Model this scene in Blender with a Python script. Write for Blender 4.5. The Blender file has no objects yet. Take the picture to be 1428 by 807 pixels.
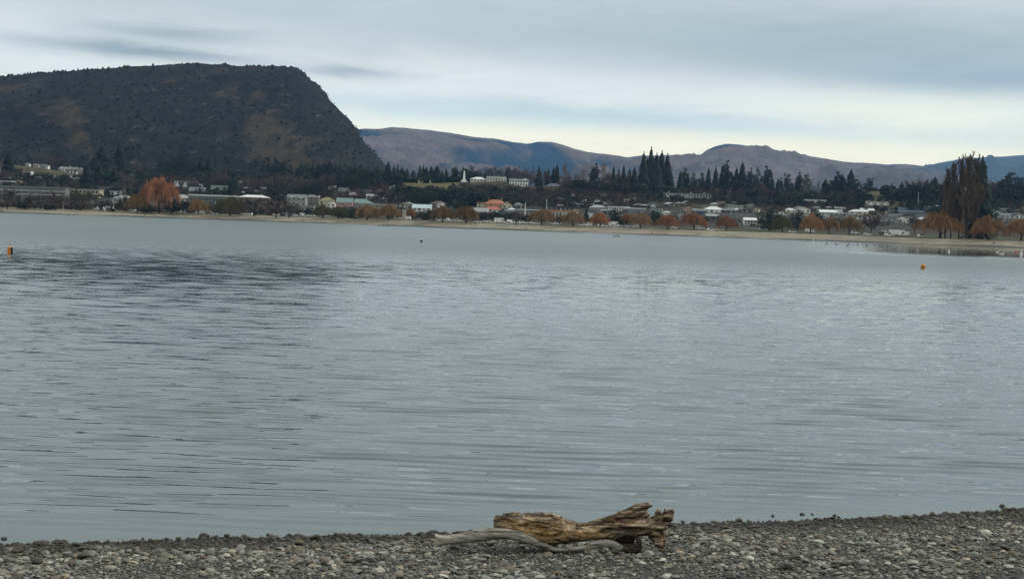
import bpy, bmesh, math, random
import numpy as np
from mathutils import Vector, Matrix
random.seed(7)
RNG = np.random.default_rng(7)
SC = bpy.context.scene
COL = SC.collection
R = math.radians

# ------------------------------------------------------------------ camera
F = 1983.0                      # focal length in pixels of the 1428 px wide frame
EYE = 2.7                       # eye height above the lake
PITCH, ROLL = math.atan(89.2/F), math.atan(0.0335)
cam_data = bpy.data.cameras.new('camera')
cam = bpy.data.objects.new('camera', cam_data); COL.objects.link(cam)
cam_data.sensor_width = 36.0; cam_data.lens = 36.0*F/1428.0
cam_data.clip_start = 0.1; cam_data.clip_end = 90000.0
CM = Matrix.Rotation(math.pi/2 - PITCH, 3, 'X') @ Matrix.Rotation(ROLL, 3, 'Z')
cam.location = (0, 0, EYE); cam.rotation_euler = CM.to_euler()
SC.camera = cam
M3 = np.array([list(r) for r in CM])

# ------------------------------------------------------------------ light and sky
SUN_EL, SUN_AZ = R(33), R(78)   # azimuth clockwise from +Y (the way the camera looks)
SKY_K = 1.38
world = bpy.data.worlds.new('World'); SC.world = world; world.use_nodes = True
def build_world():
    nt = world.node_tree; nt.nodes.clear()
    N = lambda t, **k: _node(nt, t, **k)
    L = nt.links.new
    out = N('ShaderNodeOutputWorld')
    sky = N('ShaderNodeTexSky'); sky.sky_type = 'NISHITA'; sky.sun_disc = False
    sky.sun_elevation = SUN_EL; sky.sun_rotation = SUN_AZ
    bg1 = N('ShaderNodeBackground'); bg1.inputs[1].default_value = 0.08
    L(sky.outputs[0], bg1.inputs[0])
    tc = N('ShaderNodeTexCoord')
    sep = N('ShaderNodeSeparateXYZ'); L(tc.outputs['Generated'], sep.inputs[0])
    def m(op, a, b=None, c=None, clamp=False):
        n = N('ShaderNodeMath'); n.operation = op; n.use_clamp = clamp
        for i, v in enumerate((a, b, c)):
            if v is None: continue
            if isinstance(v, (int, float)): n.inputs[i].default_value = v
            else: L(v, n.inputs[i])
        return n.outputs[0]
    X, Y, Z = sep.outputs
    az = m('MULTIPLY', m('ARCTAN2', X, Y), 57.29578)      # degrees right of +Y
    el = m('MULTIPLY', m('ARCSINE', Z), 57.29578)
    # cloud deck seen in perspective: streaks flatten toward the horizon
    cv = N('ShaderNodeCombineXYZ'); L(m('MULTIPLY', az, 0.10), cv.inputs[0]); L(m('MULTIPLY', el, 0.42), cv.inputs[1])
    def noise(vec, scale, det, rough=0.5, dist=0.0):
        n = N('ShaderNodeTexNoise'); n.inputs['Scale'].default_value = scale
        n.inputs['Detail'].default_value = det; n.inputs['Roughness'].default_value = rough
        n.inputs['Distortion'].default_value = dist; L(vec, n.inputs['Vector']); return n.outputs['Fac']
    n1 = noise(cv.outputs[0], 1.1, 8, 0.62, 0.9)
    cv2 = N('ShaderNodeCombineXYZ'); L(m('MULTIPLY', az, 0.26), cv2.inputs[0]); L(m('MULTIPLY', el, 1.3), cv2.inputs[1])
    n2 = noise(cv2.outputs[0], 0.9, 8, 0.62, 0.8)
    elw = m('ADD', el, m('MULTIPLY', m('SUBTRACT', n1, 0.5), 3.0))
    mr = N('ShaderNodeMapRange'); mr.inputs[1].default_value = 0.0; mr.inputs[2].default_value = 60.0
    L(elw, mr.inputs[0])
    rp = N('ShaderNodeValToRGB'); L(mr.outputs[0], rp.inputs[0])
    el_r = rp.color_ramp
    stops = [(0.0, (246, 236, 204)), (2.9, (246, 237, 206)), (3.7, (226, 225, 206)), (4.5, (204, 216, 213)), (5.2, (211, 216, 210)),
             (6.0, (200, 207, 204)), (7.2, (180, 189, 189)), (9.0, (178, 187, 187)), (14, (183, 193, 193)), (22, (184, 194, 194)), (34, (182, 189, 189)), (60, (205, 206, 202))]
    while len(el_r.elements) < len(stops): el_r.elements.new(0.5)
    for e, (d, c) in zip(el_r.elements, stops):
        e.position = d/60.0; e.color = (*[(v/255)**2.2*w for v, w in zip(c, (1.02, 1.0, .965))], 1)
    col = rp.outputs[0]
    def blob(a0, e0, sa, se, skew=0.0):
        da = m('DIVIDE', m('SUBTRACT', az, a0), sa)
        e_ = m('SUBTRACT', m('ADD', el, m('MULTIPLY', m('SUBTRACT', n2, 0.5), 0.7)), e0)
        if skew: e_ = m('SUBTRACT', e_, m('MULTIPLY', m('SUBTRACT', az, a0), skew))
        de = m('DIVIDE', e_, se)
        q = m('ADD', m('MULTIPLY', da, da), m('MULTIPLY', de, de))
        return m('EXPONENT', m('MULTIPLY', q, -1.0))
    def mix(f, a, b):
        n = N('ShaderNodeMix'); n.data_type = 'RGBA'
        if isinstance(f, float): n.inputs['Factor'].default_value = f
        else: L(f, n.inputs['Factor'])
        for s, v in (('A', a), ('B', b)):
            i = [k for k in n.inputs if k.name == s and k.type == 'RGBA'][0]
            if isinstance(v, tuple): i.default_value = (*[(q/255)**2.2 for q in v], 1)
            else: L(v, i)
        return [o for o in n.outputs if o.type == 'RGBA'][0]
    def px(x, y):          # pixel of the photograph -> azimuth, elevation in degrees
        d = M3 @ np.array([(x-714)/F, -(y-403.5)/F, -1.0]); d /= np.linalg.norm(d)
        return math.degrees(math.atan2(d[0], d[1])), math.degrees(math.asin(d[2]))
    for (x, y, wx, wy, k, c) in SKY_BLOBS:
        a0, e0 = px(x, y)
        f = m('MULTIPLY', blob(a0, e0, wx/34.6, wy/34.6, -0.03), k, clamp=True)
        col = mix(f, col, c)
    # soft mottling
    br = m('ADD', 0.87, m('MULTIPLY', n2, 0.26))
    vm = N('ShaderNodeVectorMath'); vm.operation = 'SCALE'; L(col, vm.inputs[0]); L(br, vm.inputs['Scale'])
    bg2 = N('ShaderNodeBackground'); L(vm.outputs[0], bg2.inputs[0]); bg2.inputs[1].default_value = SKY_K
    mx = N('ShaderNodeMixShader'); mx.inputs[0].default_value = 0.93
    L(bg1.outputs[0], mx.inputs[1]); L(bg2.outputs[0], mx.inputs[2]); L(mx.outputs[0], out.inputs[0])
def _node(nt, t, **k):
    n = nt.nodes.new(t)
    for a, b in k.items(): setattr(n, a, b)
    return n
# x, y, half width, half height (photo pixels), strength, colour
SKY_BLOBS = [(900, 165, 420, 16, .85, (176, 195, 200)), (1180, 60, 520, 52, 0.9, (140, 154, 160)), (1400, 110, 260, 24, 0.9, (136, 152, 163)),
             (640, 20, 420, 34, .6, (160, 172, 175)), (0, 70, 330, 60, .5, (205, 213, 212)), (210, 73, 165, 11, 1.0, (128, 141, 149)),
             (235, 47, 110, 11, 1.0, (150, 160, 163)), (490, 102, 70, 7, 1.0, (128, 142, 151)), (760, 120, 330, 22, .6, (207, 211, 211)),
             (1290, 165, 260, 26, .8, (236, 230, 208)), (1150, 215, 480, 20, .8, (249, 240, 208)), (640, 185, 230, 12, .85, (250, 242, 212)),
             (480, 165, 120, 10, .5, (226, 230, 226)), (330, 10, 160, 16, .5, (162, 174, 176))]
build_world()
sd = bpy.data.lights.new('sun', 'SUN'); sun = bpy.data.objects.new('sun', sd); COL.objects.link(sun)
sd.energy = 2.0; sd.angle = R(12); sd.color = (1.0, 0.95, 0.86)
sdir = Vector((math.sin(SUN_AZ)*math.cos(SUN_EL), math.cos(SUN_AZ)*math.cos(SUN_EL), math.sin(SUN_EL)))
sun.rotation_euler = sdir.to_track_quat('Z', 'Y').to_euler(); sun.location = (0, 0, 60)
vs = SC.view_settings
vs.view_transform = 'Standard'; vs.look = 'None'; vs.exposure = 0.2; vs.gamma = 1.0; vs.use_curve_mapping = False
cy = SC.cycles
cy.use_denoising = True; cy.denoising_prefilter = 'NONE'; cy.max_bounces = 5; cy.diffuse_bounces = 2; cy.glossy_bounces = 3; cy.transmission_bounces = 3
cy.volume_bounces = 0; cy.transparent_max_bounces = 6; cy.sample_clamp_indirect = 4.0
cy.caustics_reflective = False; cy.caustics_refractive = False

# ------------------------------------------------------------------ geometry helpers
def ray(x, y):
    d = M3 @ np.array([(x-714)/F, -(y-403.5)/F, -1.0]); return d/d[1]
def at(x, y, Y):                      # the world point seen at pixel (x, y) at forward depth Y
    d = ray(x, y); return np.array([d[0]*Y, Y, EYE + d[2]*Y])
def at_z(x, y, z=0.0):
    d = ray(x, y); Y = (z-EYE)/d[2]; return np.array([d[0]*Y, Y, z])
def horizon(x): return 290.4 + 0.0335*x
def hashf(ix, iy, seed):
    h = (ix.astype(np.int64)*374761393 + iy.astype(np.int64)*668265263 + seed*2147483647) & 0xffffffff
    h = ((h ^ (h >> 13))*1274126177) & 0xffffffff
    return ((h ^ (h >> 16)) & 0xffff)/65535.0
def vnoise(x, y, seed=0):
    x = np.asarray(x, float); y = np.asarray(y, float)
    ix, iy = np.floor(x), np.floor(y); fx, fy = x-ix, y-iy
    fx = fx*fx*fx*(fx*(fx*6-15)+10); fy = fy*fy*fy*(fy*(fy*6-15)+10)
    a = hashf(ix, iy, seed); b = hashf(ix+1, iy, seed); c = hashf(ix, iy+1, seed); d = hashf(ix+1, iy+1, seed)
    return (a+(b-a)*fx)+((c+(d-c)*fx)-(a+(b-a)*fx))*fy
def fbm(x, y, octv=5, seed=0, gain=0.5):
    s = 0; a = 1; t = 0
    for i in range(octv):
        s = s + a*vnoise(np.asarray(x)*2**i, np.asarray(y)*2**i, seed+i*17); t += a; a *= gain
    return s/t - 0.5
def ridged(x, y, octv=5, seed=0, gain=0.5):
    s = 0; a = 1; t = 0
    for i in range(octv):
        s = s + a*(1-np.abs(2*vnoise(np.asarray(x)*2**i, np.asarray(y)*2**i, seed+i*17)-1)); t += a; a *= gain
    return s/t
def mesh_np(name, V, Fc, mat=None, smooth=True, cols=None, mats=None, midx=None, parent=None, link=True):
    """numpy vertices and one face array (all quads or all triangles) -> object"""
    V = np.asarray(V, np.float32).reshape(-1, 3); Fc = np.asarray(Fc, np.int32); k = Fc.shape[1]
    me = bpy.data.meshes.new(name)
    me.vertices.add(len(V)); me.vertices.foreach_set('co', V.ravel())
    me.loops.add(Fc.size); me.loops.foreach_set('vertex_index', Fc.ravel())
    me.polygons.add(len(Fc)); me.polygons.foreach_set('loop_start', np.arange(0, Fc.size, k, dtype=np.int32))
    me.polygons.foreach_set('loop_total', np.full(len(Fc), k, np.int32))
    if midx is not None: me.polygons.foreach_set('material_index', np.asarray(midx, np.int32))
    me.polygons.foreach_set('use_smooth', np.full(len(Fc), smooth))
    me.update(calc_edges=True)
    if cols is not None:
        ca = me.color_attributes.new('tint', 'FLOAT_COLOR', 'POINT')
        c4 = np.ones((len(V), 4), np.float32); c4[:, :3] = cols; ca.data.foreach_set('color', c4.ravel())
    for m_ in (mats or ([mat] if mat else [])): me.materials.append(m_)
    o = bpy.data.objects.new(name, me)
    if link: COL.objects.link(o)
    if parent is not None: o.parent = parent
    return o
def grid_faces(nr, nc):
    i = np.arange(nr-1)[:, None]*nc + np.arange(nc-1)[None, :]
    i = i.ravel(); return np.stack([i, i+1, i+nc+1, i+nc], 1)
def tag(o, label=None, cat=None, group=None, kind=None):
    if label: o['label'] = label
    if cat: o['category'] = cat
    if group: o['group'] = group
    if kind: o['kind'] = kind
    return o

# ------------------------------------------------------------------ materials
class NT:
    def __init__(s, name):
        s.mat = bpy.data.materials.new(name); s.mat.use_nodes = True; s.nt = s.mat.node_tree
        s.bsdf = s.nt.nodes['Principled BSDF']; s.out = s.nt.nodes['Material Output']
        s.tc = None
    def n(s, t, **k): return _node(s.nt, t, **k)
    def L(s, a, b): s.nt.links.new(a, b)
    def coord(s, kind='Object'):
        if s.tc is None: s.tc = s.n('ShaderNodeTexCoord')
        return s.tc.outputs[kind]
    def mapping(s, scale, kind='Object', loc=(0, 0, 0), rot=(0, 0, 0)):
        m = s.n('ShaderNodeMapping'); m.inputs['Scale'].default_value = scale; m.inputs['Location'].default_value = loc
        m.inputs['Rotation'].default_value = rot; s.L(s.coord(kind), m.inputs[0]); return m.outputs[0]
    def noise(s, vec, scale=1.0, det=4, rough=0.5, dist=0.0, out='Fac'):
        n = s.n('ShaderNodeTexNoise'); n.inputs['Scale'].default_value = scale; n.inputs['Detail'].default_value = det
        n.inputs['Roughness'].default_value = rough; n.inputs['Distortion'].default_value = dist
        s.L(vec, n.inputs['Vector']); return n.outputs[out]
    def math(s, op, a, b=None, c=None, clamp=False):
        n = s.n('ShaderNodeMath'); n.operation = op; n.use_clamp = clamp
        for i, v in enumerate((a, b, c)):
            if v is None: continue
            if isinstance(v, (int, float)): n.inputs[i].default_value = v
            else: s.L(v, n.inputs[i])
        return n.outputs[0]
    def ramp(s, fac, stops, interp='LINEAR'):
        n = s.n('ShaderNodeValToRGB'); s.L(fac, n.inputs[0]); r = n.color_ramp; r.interpolation = interp
        while len(r.elements) < len(stops): r.elements.new(0.5)
        for e, (p, c) in zip(r.elements, stops):
            e.position = p; e.color = (c, c, c, 1) if isinstance(c, (int, float)) else (*c, 1)
        return n.outputs[0]
    def mix(s, f, a, b, blend='MIX'):
        n = s.n('ShaderNodeMix'); n.data_type = 'RGBA'; n.blend_type = blend
        if isinstance(f, (int, float)): n.inputs['Factor'].default_value = f
        else: s.L(f, n.inputs['Factor'])
        for nm, v in (('A', a), ('B', b)):
            i = [k for k in n.inputs if k.name == nm and k.type == 'RGBA'][0]
            if isinstance(v, tuple): i.default_value = (*v, 1)
            else: s.L(v, i)
        return [o for o in n.outputs if o.type == 'RGBA'][0]
    def bump(s, h, strength=0.5, dist=0.02):
        b = s.n('ShaderNodeBump'); b.inputs['Strength'].default_value = strength; b.inputs['Distance'].default_value = dist
        s.L(h, b.inputs['Height']); s.L(b.outputs[0], s.bsdf.inputs['Normal']); return b
    def base(s, c, rough=0.9, spec=0.3):
        i = s.bsdf.inputs['Base Color']
        if isinstance(c, tuple): i.default_value = (*c, 1)
        else: s.L(c, i)
        if isinstance(rough, (int, float)): s.bsdf.inputs['Roughness'].default_value = rough
        else: s.L(rough, s.bsdf.inputs['Roughness'])
        s.bsdf.inputs['Specular IOR Level'].default_value = spec
        return s.mat
    def attr(s, name='tint'):
        n = s.n('ShaderNodeAttribute'); n.attribute_name = name; return n.outputs['Color']
def speckled(name, c, var=0.25, scale=1.0, rough=0.85, spec=0.3):
    """a plain surface with slight weathering"""
    t = NT(name); f = t.noise(t.coord(), scale, 5, 0.6)
    lo = tuple(v*(1-var) for v in c); hi = tuple(min(1, v*(1+var)) for v in c)
    return t.base(t.ramp(f, [(0.3, lo), (0.7, hi)]), rough, spec)

# ------------------------------------------------------------------ lake
def water_mat():
    t = NT('lake_water')
    def slopes(scale, stretch, amp, det=2, rough=0.5, seed=0.0, dist=0.3, rot=0.0):
        v = t.mapping((stretch*scale, scale, scale), loc=(seed, seed*1.7, seed), rot=(0, 0, rot))
        c = t.noise(v, 1.0, det, rough, dist, out='Color')
        sp = t.n('ShaderNodeSeparateColor'); t.L(c, sp.inputs[0])
        return (t.math('MULTIPLY', t.math('SUBTRACT', sp.outputs[0], 0.5), amp*0.35),
                t.math('MULTIPLY', t.math('SUBTRACT', sp.outputs[1], 0.45), amp))
    parts = [slopes(24.0, 0.5, WAVE[0], 1, seed=3.1), slopes(5.0, 0.5, WAVE[1], 2, seed=23.0)]
    # wind patches roughen or calm the ripples
    pv = t.mapping((0.006, 0.016, 1)); patch = t.noise(pv, 1.0, 3, 0.55, 0.4)
    amp = t.ramp(patch, [(0.3, 0.7), (0.5, 1.0), (0.7, 1.3)])
    sx = sy = None
    for a, b in parts:
        sx = a if sx is None else (t.math('ADD', sx, a) if a is not None else sx); sy = b if sy is None else t.math('ADD', sy, b)
    sx = t.math('MULTIPLY', sx, amp); sy = t.math('MULTIPLY', sy, amp)
    # calm strip in the lee of the far beach
    geo = t.n('ShaderNodeNewGeometry'); sp = t.n('ShaderNodeSeparateXYZ'); t.L(geo.outputs['Position'], sp.inputs[0])
    dist = t.math('ADD', sp.outputs[1], t.math('MULTIPLY', t.math('SUBTRACT', patch, 0.5), 160.0))
    side = t.n('ShaderNodeMapRange'); side.interpolation_type = 'SMOOTHSTEP'; side.inputs[1].default_value = 0.19; side.inputs[2].default_value = 0.29
    side.inputs[3].default_value = 0.9; side.inputs[4].default_value = 0.06; t.L(t.math('DIVIDE', sp.outputs[0], sp.outputs[1]), side.inputs[0])
    mr = t.n('ShaderNodeMapRange'); mr.interpolation_type = 'SMOOTHSTEP'; mr.inputs[1].default_value = 200; mr.inputs[2].default_value = 262; mr.inputs[3].default_value = 1.0
    t.L(dist, mr.inputs[0]); t.L(side.outputs[0], mr.inputs[4])
    k = mr.outputs[0]
    fx, fy = slopes(2.6, 0.30, 0.30, 2, seed=41.0)       # ripples too fine for the modelled surface farther out
    fw = t.n('ShaderNodeMapRange'); fw.inputs[1].default_value = 45; fw.inputs[2].default_value = 95; t.L(sp.outputs[1], fw.inputs[0])
    sx = t.math('ADD', sx, t.math('MULTIPLY', fx, fw.outputs[0])); sy = t.math('ADD', sy, t.math('MULTIPLY', fy, fw.outputs[0]))
    cb = t.n('ShaderNodeCombineXYZ'); t.L(t.math('MULTIPLY', t.math('MULTIPLY', sx, k), -1), cb.inputs[0])
    t.L(t.math('MULTIPLY', t.math('MULTIPLY', sy, k), -1), cb.inputs[1]); cb.inputs[2].default_value = 0
    ad = t.n('ShaderNodeVectorMath'); ad.operation = 'ADD'; t.L(geo.outputs['Normal'], ad.inputs[0]); t.L(cb.outputs[0], ad.inputs[1])
    nm = t.n('ShaderNodeVectorMath'); nm.operation = 'NORMALIZE'; t.L(ad.outputs[0], nm.inputs[0])
    t.L(nm.outputs[0], t.bsdf.inputs['Normal'])
    rr = t.n('ShaderNodeMapRange'); rr.interpolation_type = 'SMOOTHSTEP'
    rr.inputs[1].default_value = 50; rr.inputs[2].default_value = 150; rr.inputs[3].default_value = 0.015; rr.inputs[4].default_value = 0.31
    t.L(sp.outputs[1], rr.inputs[0])
    rough = t.math('MULTIPLY', rr.outputs[0], t.math('ADD', 0.05, t.math('MULTIPLY', k, 0.95)))
    t.base((0.048, 0.070, 0.077), rough, 0.5)
    t.bsdf.inputs['IOR'].default_value = 1.333
    return t.mat
WAVE = (0.05, 0.02)
W_MAT = water_mat()
def build_lake():
    rows = [3.0, 6.0, 8.0, 9.0]
    while rows[-1] < 260: rows.append(rows[-1]+max(.034, .00016*rows[-1]**1.55))
    nd = len(rows); rows += [300, 400, 600, 900, 1500, 3000, 6000, 12000]
    side = np.concatenate([np.linspace(.433, 1.0, 190), [1.05, 1.3, 1.8, 3.0]]); S = np.concatenate([-side[::-1], np.linspace(-.43, .43, 960), side])
    Yr = np.array(rows); s, Y = np.meshgrid(S, Yr); X = np.clip(s*Y, -11000, 11000); X[:, 0] = -11000; X[:, -1] = 11000; Z = np.zeros_like(X)
    stp = np.gradient(Yr); stp[:3] = 3; stp[nd-2:] = 1e4; sy = stp[:, None]
    cs = np.gradient(S); cs[:5] = 9; cs[-5:] = 9; sx = (cs[None, :]*Y)
    rng = np.random.default_rng(99); N = 52
    lam = np.where(np.arange(N) < 40, np.clip(np.exp(rng.normal(math.log(.28), .30, N)), .12, .6), np.exp(rng.uniform(math.log(.9), math.log(2.6), N)))
    ang = np.where(np.arange(N) < 40, rng.normal(0.02, .085, N), rng.normal(0.05, .3, N))
    sl = np.where(np.arange(N) < 40, RIPPLE*math.sqrt(2/40), RIPPLE*.25*math.sqrt(2/12))
    for l, a, k in zip(lam, ang, sl):
        kk = 2*math.pi/l; ph = rng.uniform(0, 6.28)
        w = np.clip(l/(2.0*sy)-1, 0, 1)*np.clip(l/max(abs(math.sin(a)), .05)/(3*sx)-.6, 0, 1)
        r_ = np.nonzero(w.max(1) > 0)[0]
        if not len(r_): continue
        r0, r1 = r_[0], r_[-1]+1; Xc, Yc = X[r0:r1], Y[r0:r1]
        q = kk*(Xc*math.sin(a)+Yc*math.cos(a))+ph; g = vnoise(Xc/(l*5)+ph*7, Yc/(l*4)+ph, int(ph*99))    # ripples come in trains
        Z[r0:r1] += w[r0:r1]*k/kk*(np.sin(q)+.27*np.sin(2*q+3.3))*(.7+.6*g)
    big = .62+.9*vnoise(X/26+5, Y/34, 71)*vnoise(X/7, Y/11, 72)*1.6
    Z *= np.clip(big, .8, 1.25)
    nb = np.interp(X, NBX, NBY); Z *= np.clip((Y-nb)/1.6, .10, 1)
    Y = Y+np.clip(0.5*Z, -.4, .4)                       # crests lean away, their far faces are the steep ones
    o = mesh_np('lake', np.stack([X, Y, Z], -1).reshape(-1, 3), grid_faces(*X.shape), W_MAT, True); tag(o, kind='structure')
RIPPLE = 0.059
_p = [at_z(x, y) for x, y in ((-900, 779), (0, 758), (700, 742), (1428, 708), (2300, 668))]; NBX = [p[0] for p in _p]; NBY = [p[1] for p in _p]
build_lake()
# ------------------------------------------------------------------ far terrain (town side)
def s_of(x): return ray(x, horizon(x))[0]         # X/Y slope of a photo column at the horizon
def prof_table(pts):                              # photo silhouette -> (s, rise per metre of depth)
    r = np.array([ray(x, y) for x, y in pts]); i = np.argsort(r[:, 0]); return r[i, 0], r[i, 2]
SH_X = np.array([-500, 0, 240, 440, 640, 840, 1040, 1240, 1428, 1900])
SH_Y = np.array([274, 296.4, 304.2, 311.2, 318.6, 325.4, 332.4, 339.2, 345.8, 362.5])
_sh = np.array([at_z(x, y) for x, y in zip(SH_X, SH_Y)])
SH_S, SH_D = _sh[:, 0]/_sh[:, 1], _sh[:, 1]
def shore(s): return np.interp(s, SH_S, SH_D)
TER = [(-500, 245), (0, 228), (60, 234), (130, 246), (200, 252), (300, 256), (400, 256), (470, 252), (510, 249), (560, 254), (600, 255), (640, 254), (700, 252),
       (735, 259), (800, 266), (860, 272), (895, 273), (960, 280), (1020, 280), (1100, 282), (1150, 286), (1190, 280), (1215, 266), (1260, 270), (1300, 271), (1340, 272), (1428, 268), (1900, 285)]
TER_S, TER_T = prof_table(TER)
def terrain_z(X, Y):
    X = np.asarray(X, float); Y = np.asarray(Y, float)
    s = X/np.maximum(Y, 1.0); d0 = shore(s); q = Y - d0
    T = np.interp(s, TER_S, TER_T)
    zt = EYE + T*(d0+560)                        # height of the terrace edge
    top = EYE + T*(d0+560)
    z = np.where(q < 0, q*0.04, 0)
    k = [0, 12, 34, 60, 150, 300, 420, 560, 700, 3000]
    base = [0, 1.1, 3.2, 3.7, 5.2, 9.5, 15.0]
    zz = np.interp(q, k[:7], base)
    w = np.clip((q-400)/170, 0, 1); w = w*w*(3-2*w)
    zz = zz*(1-w) + zt*w
    zz = np.where(q > 640, zz - np.clip(q-640, 0, 600)*0.02, zz)
    zz = zz + np.where(q > 60, fbm(X/60, Y/60, 4, 3)*2.2*np.clip((q-60)/300, 0, 1), 0)
    zz = zz + np.where((q > 2) & (q < 60), fbm(X/25, Y/12, 3, 9)*0.5, 0)
    return np.where(q < 0, z, zz)
def hit_town(x, y, lo=0, hi=900):                # first ground point seen at pixel (x, y)
    d = ray(x, y); Y = shore(d[0]) + np.arange(lo, hi, 1.0)
    zr = EYE + d[2]*Y; zt = terrain_z(d[0]*Y, Y); k = np.nonzero(zt >= zr)[0]
    i = k[0] if len(k) else min(int(np.argmin(zr-zt)), 590-lo)
    return np.array([d[0]*Y[i], Y[i], zt[i]])
def build_terrain():
    S = np.linspace(-0.62, 0.62, 520)
    Q = np.concatenate([[-260, -120, -40, -10, -2], np.linspace(0, 40, 24), np.linspace(45, 640, 120), np.linspace(660, 2400, 40)])
    s, q = np.meshgrid(S, Q); Y = shore(s) + q; X = s*Y; Z = terrain_z(X, Y)
    nr, nc = s.shape
    g = fbm(X/30, Y/60, 4, 21); g2 = fbm(X/9, Y/14, 3, 5)
    cols = np.zeros((nr, nc, 3))
    sand = np.array([.22, .20, .155]); wet = np.array([.07, .068, .058]); grass = np.array([.045, .050, .022])
    dry = np.array([.10, .085, .04]); scrub = np.array([.030, .026, .018]); paved = np.array([.06, .06, .058])
    def put(mask, c): cols[mask] = c
    e = q + g*22
    put(q < 1e9, scrub); put(q < 470, np.array([.036,.032,.024])); put((q < 470) & (g2 > .12), paved*.8)
    xx = 714 + (s)*F
    put((e < 140) & (xx > 860), grass); put((e < 75) & (xx <= 860), dry*0.7)
    put(q < 44 + g*16, sand); put(q < 5.0 + g*14 + g2*4, wet)
    put((q > 455) & (g > 0.02), dry*0.6)
    put((q > 480) & (xx > 540) & (xx < 650), dry*1.05); put((q > 440) & (xx > 1180), grass*0.5+dry*0.4)
    cols *= (1+g2*0.7)[..., None]
    t = NT('town_ground'); n = t.noise(t.coord(), 0.4, 5, 0.6)
    t.base(t.mix(1.0, t.attr(), t.ramp(n, [(0.25, 0.65), (0.75, 1.3)]), 'MULTIPLY'), 0.95, 0.15)
    o = mesh_np('town_terrain', np.stack([X, Y, Z], -1).reshape(-1, 3), grid_faces(nr, nc), t.mat, True, cols.reshape(-1, 3))
    tag(o, kind='structure')
build_terrain()

# ------------------------------------------------------------------ the steep hill on the left
HILL = [(-420, 190), (-200, 128), (-100, 116), (0, 108), (50, 102), (100, 98.5), (150, 95.5), (200, 92), (250, 89.5), (300, 89.5), (330, 91.5), (380, 92.5), (408, 94.5),
        (420, 100), (432, 110), (444, 120), (456, 131), (459, 139), (475, 155), (490, 170), (499, 181), (502, 192), (512, 204), (522, 214), (535, 229), (548, 243), (600, 262), (700, 285)]
HS, HT = prof_table(HILL)
HILL_D, HILL_B = 2600.0, 1650.0
def hill_top(s): return np.interp(s, HS, HT)
def build_hill():
    S = np.linspace(-0.60, 0.02, 760); U = np.concatenate([np.linspace(0, 1, 240), np.linspace(1.02, 1.9, 16)])
    s, u = np.meshgrid(S, U)
    Y = HILL_B + (HILL_D-HILL_B)*u
    top = EYE + hill_top(s)*HILL_D
    front = np.clip(u, 0, 1)
    shape = front**1.05*0.55 + 0.45*(front*front*(3-2*front))
    Z = 12 + (top-12)*np.where(u <= 1, shape, 1-(u-1)**2*0.8)
    X = s*Y
    env = np.clip(np.minimum(front*3, (1-front)*5), 0, 1)
    gul = ridged(X/190+Z/500, Y/900, 4, 31)-0.6
    Z = Z + env*gul*46 + env*fbm(X/60, Y/80, 5, 8)*22
    Z = Z + (1-env)*np.where(u > 0.9, fbm(X/14, Y/30, 3, 4)*5, 0)
    dep = env*(ridged(X/150, Z/220, 4, 77)-0.6)*70
    Yd = Y + dep; Xd = X
    P = np.stack([Xd, Yd, Z], -1)
    # vegetation: dark scrub with tawny tussock openings
    xx = 714+F*Xd/Yd; yy = horizon(xx) - F*(Z-EYE)/Yd
    g = fbm(X/70, Z/40, 5, 51); g2 = fbm(X/16, Z/12, 4, 12)
    def patch(cx, cy, rx, ry, sk=0.0):
        dx = (xx-cx)/rx; dy = (yy-cy-(xx-cx)*sk)/ry; return np.exp(-(dx*dx+dy*dy))
    m = (1.0*patch(355, 165, 52, 40, .5) + 0.9*patch(395, 222, 55, 22, .3) + 0.95*patch(50, 150, 55, 26, .25) + 0.9*patch(98, 182, 26, 40, 1.1)
         + 0.9*patch(122, 214, 14, 16, 1.0) + 0.55*patch(215, 118, 70, 14) + .5*patch(330, 100, 80, 9) + .45*patch(440, 125, 30, 14, .8) + .35*patch(300, 235, 90, 16) + .5*patch(30, 215, 40, 20))
    m = np.clip((m + g*1.5 + g2*0.9 - 0.42)*1.6, 0, 1)
    scrub = np.array([.0074, .0064, .0050]); taw = np.array([.036, .025, .015]); rock = np.array([.055, .05, .046])
    c = scrub*(1-m[..., None]) + taw*m[..., None]
    c *= (1+g2*0.9)[..., None]
    rk = (fbm(X/10, Z/7, 3, 91) > 0.27) & (u > 0.15) & (u < .9) & (xx < 480) & (yy > 120); c[rk] = rock*0.8
    t = NT('hill_cover'); n = t.noise(t.coord(), 0.06, 6, 0.7); n2 = t.noise(t.coord(), 0.16, 3, 0.6)
    t.base(t.mix(1.0, t.attr(), t.ramp(n, [(0.3, 0.75), (0.7, 1.25)]), 'MULTIPLY'), 0.97, 0.1); t.bump(n2, 0.5, 8.0)
    o = mesh_np('hill', P.reshape(-1, 3), grid_faces(*s.shape), t.mat, True, c.reshape(-1, 3)); tag(o, kind='structure')
    return P, m
HILL_P, HILL_M = build_hill()

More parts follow.
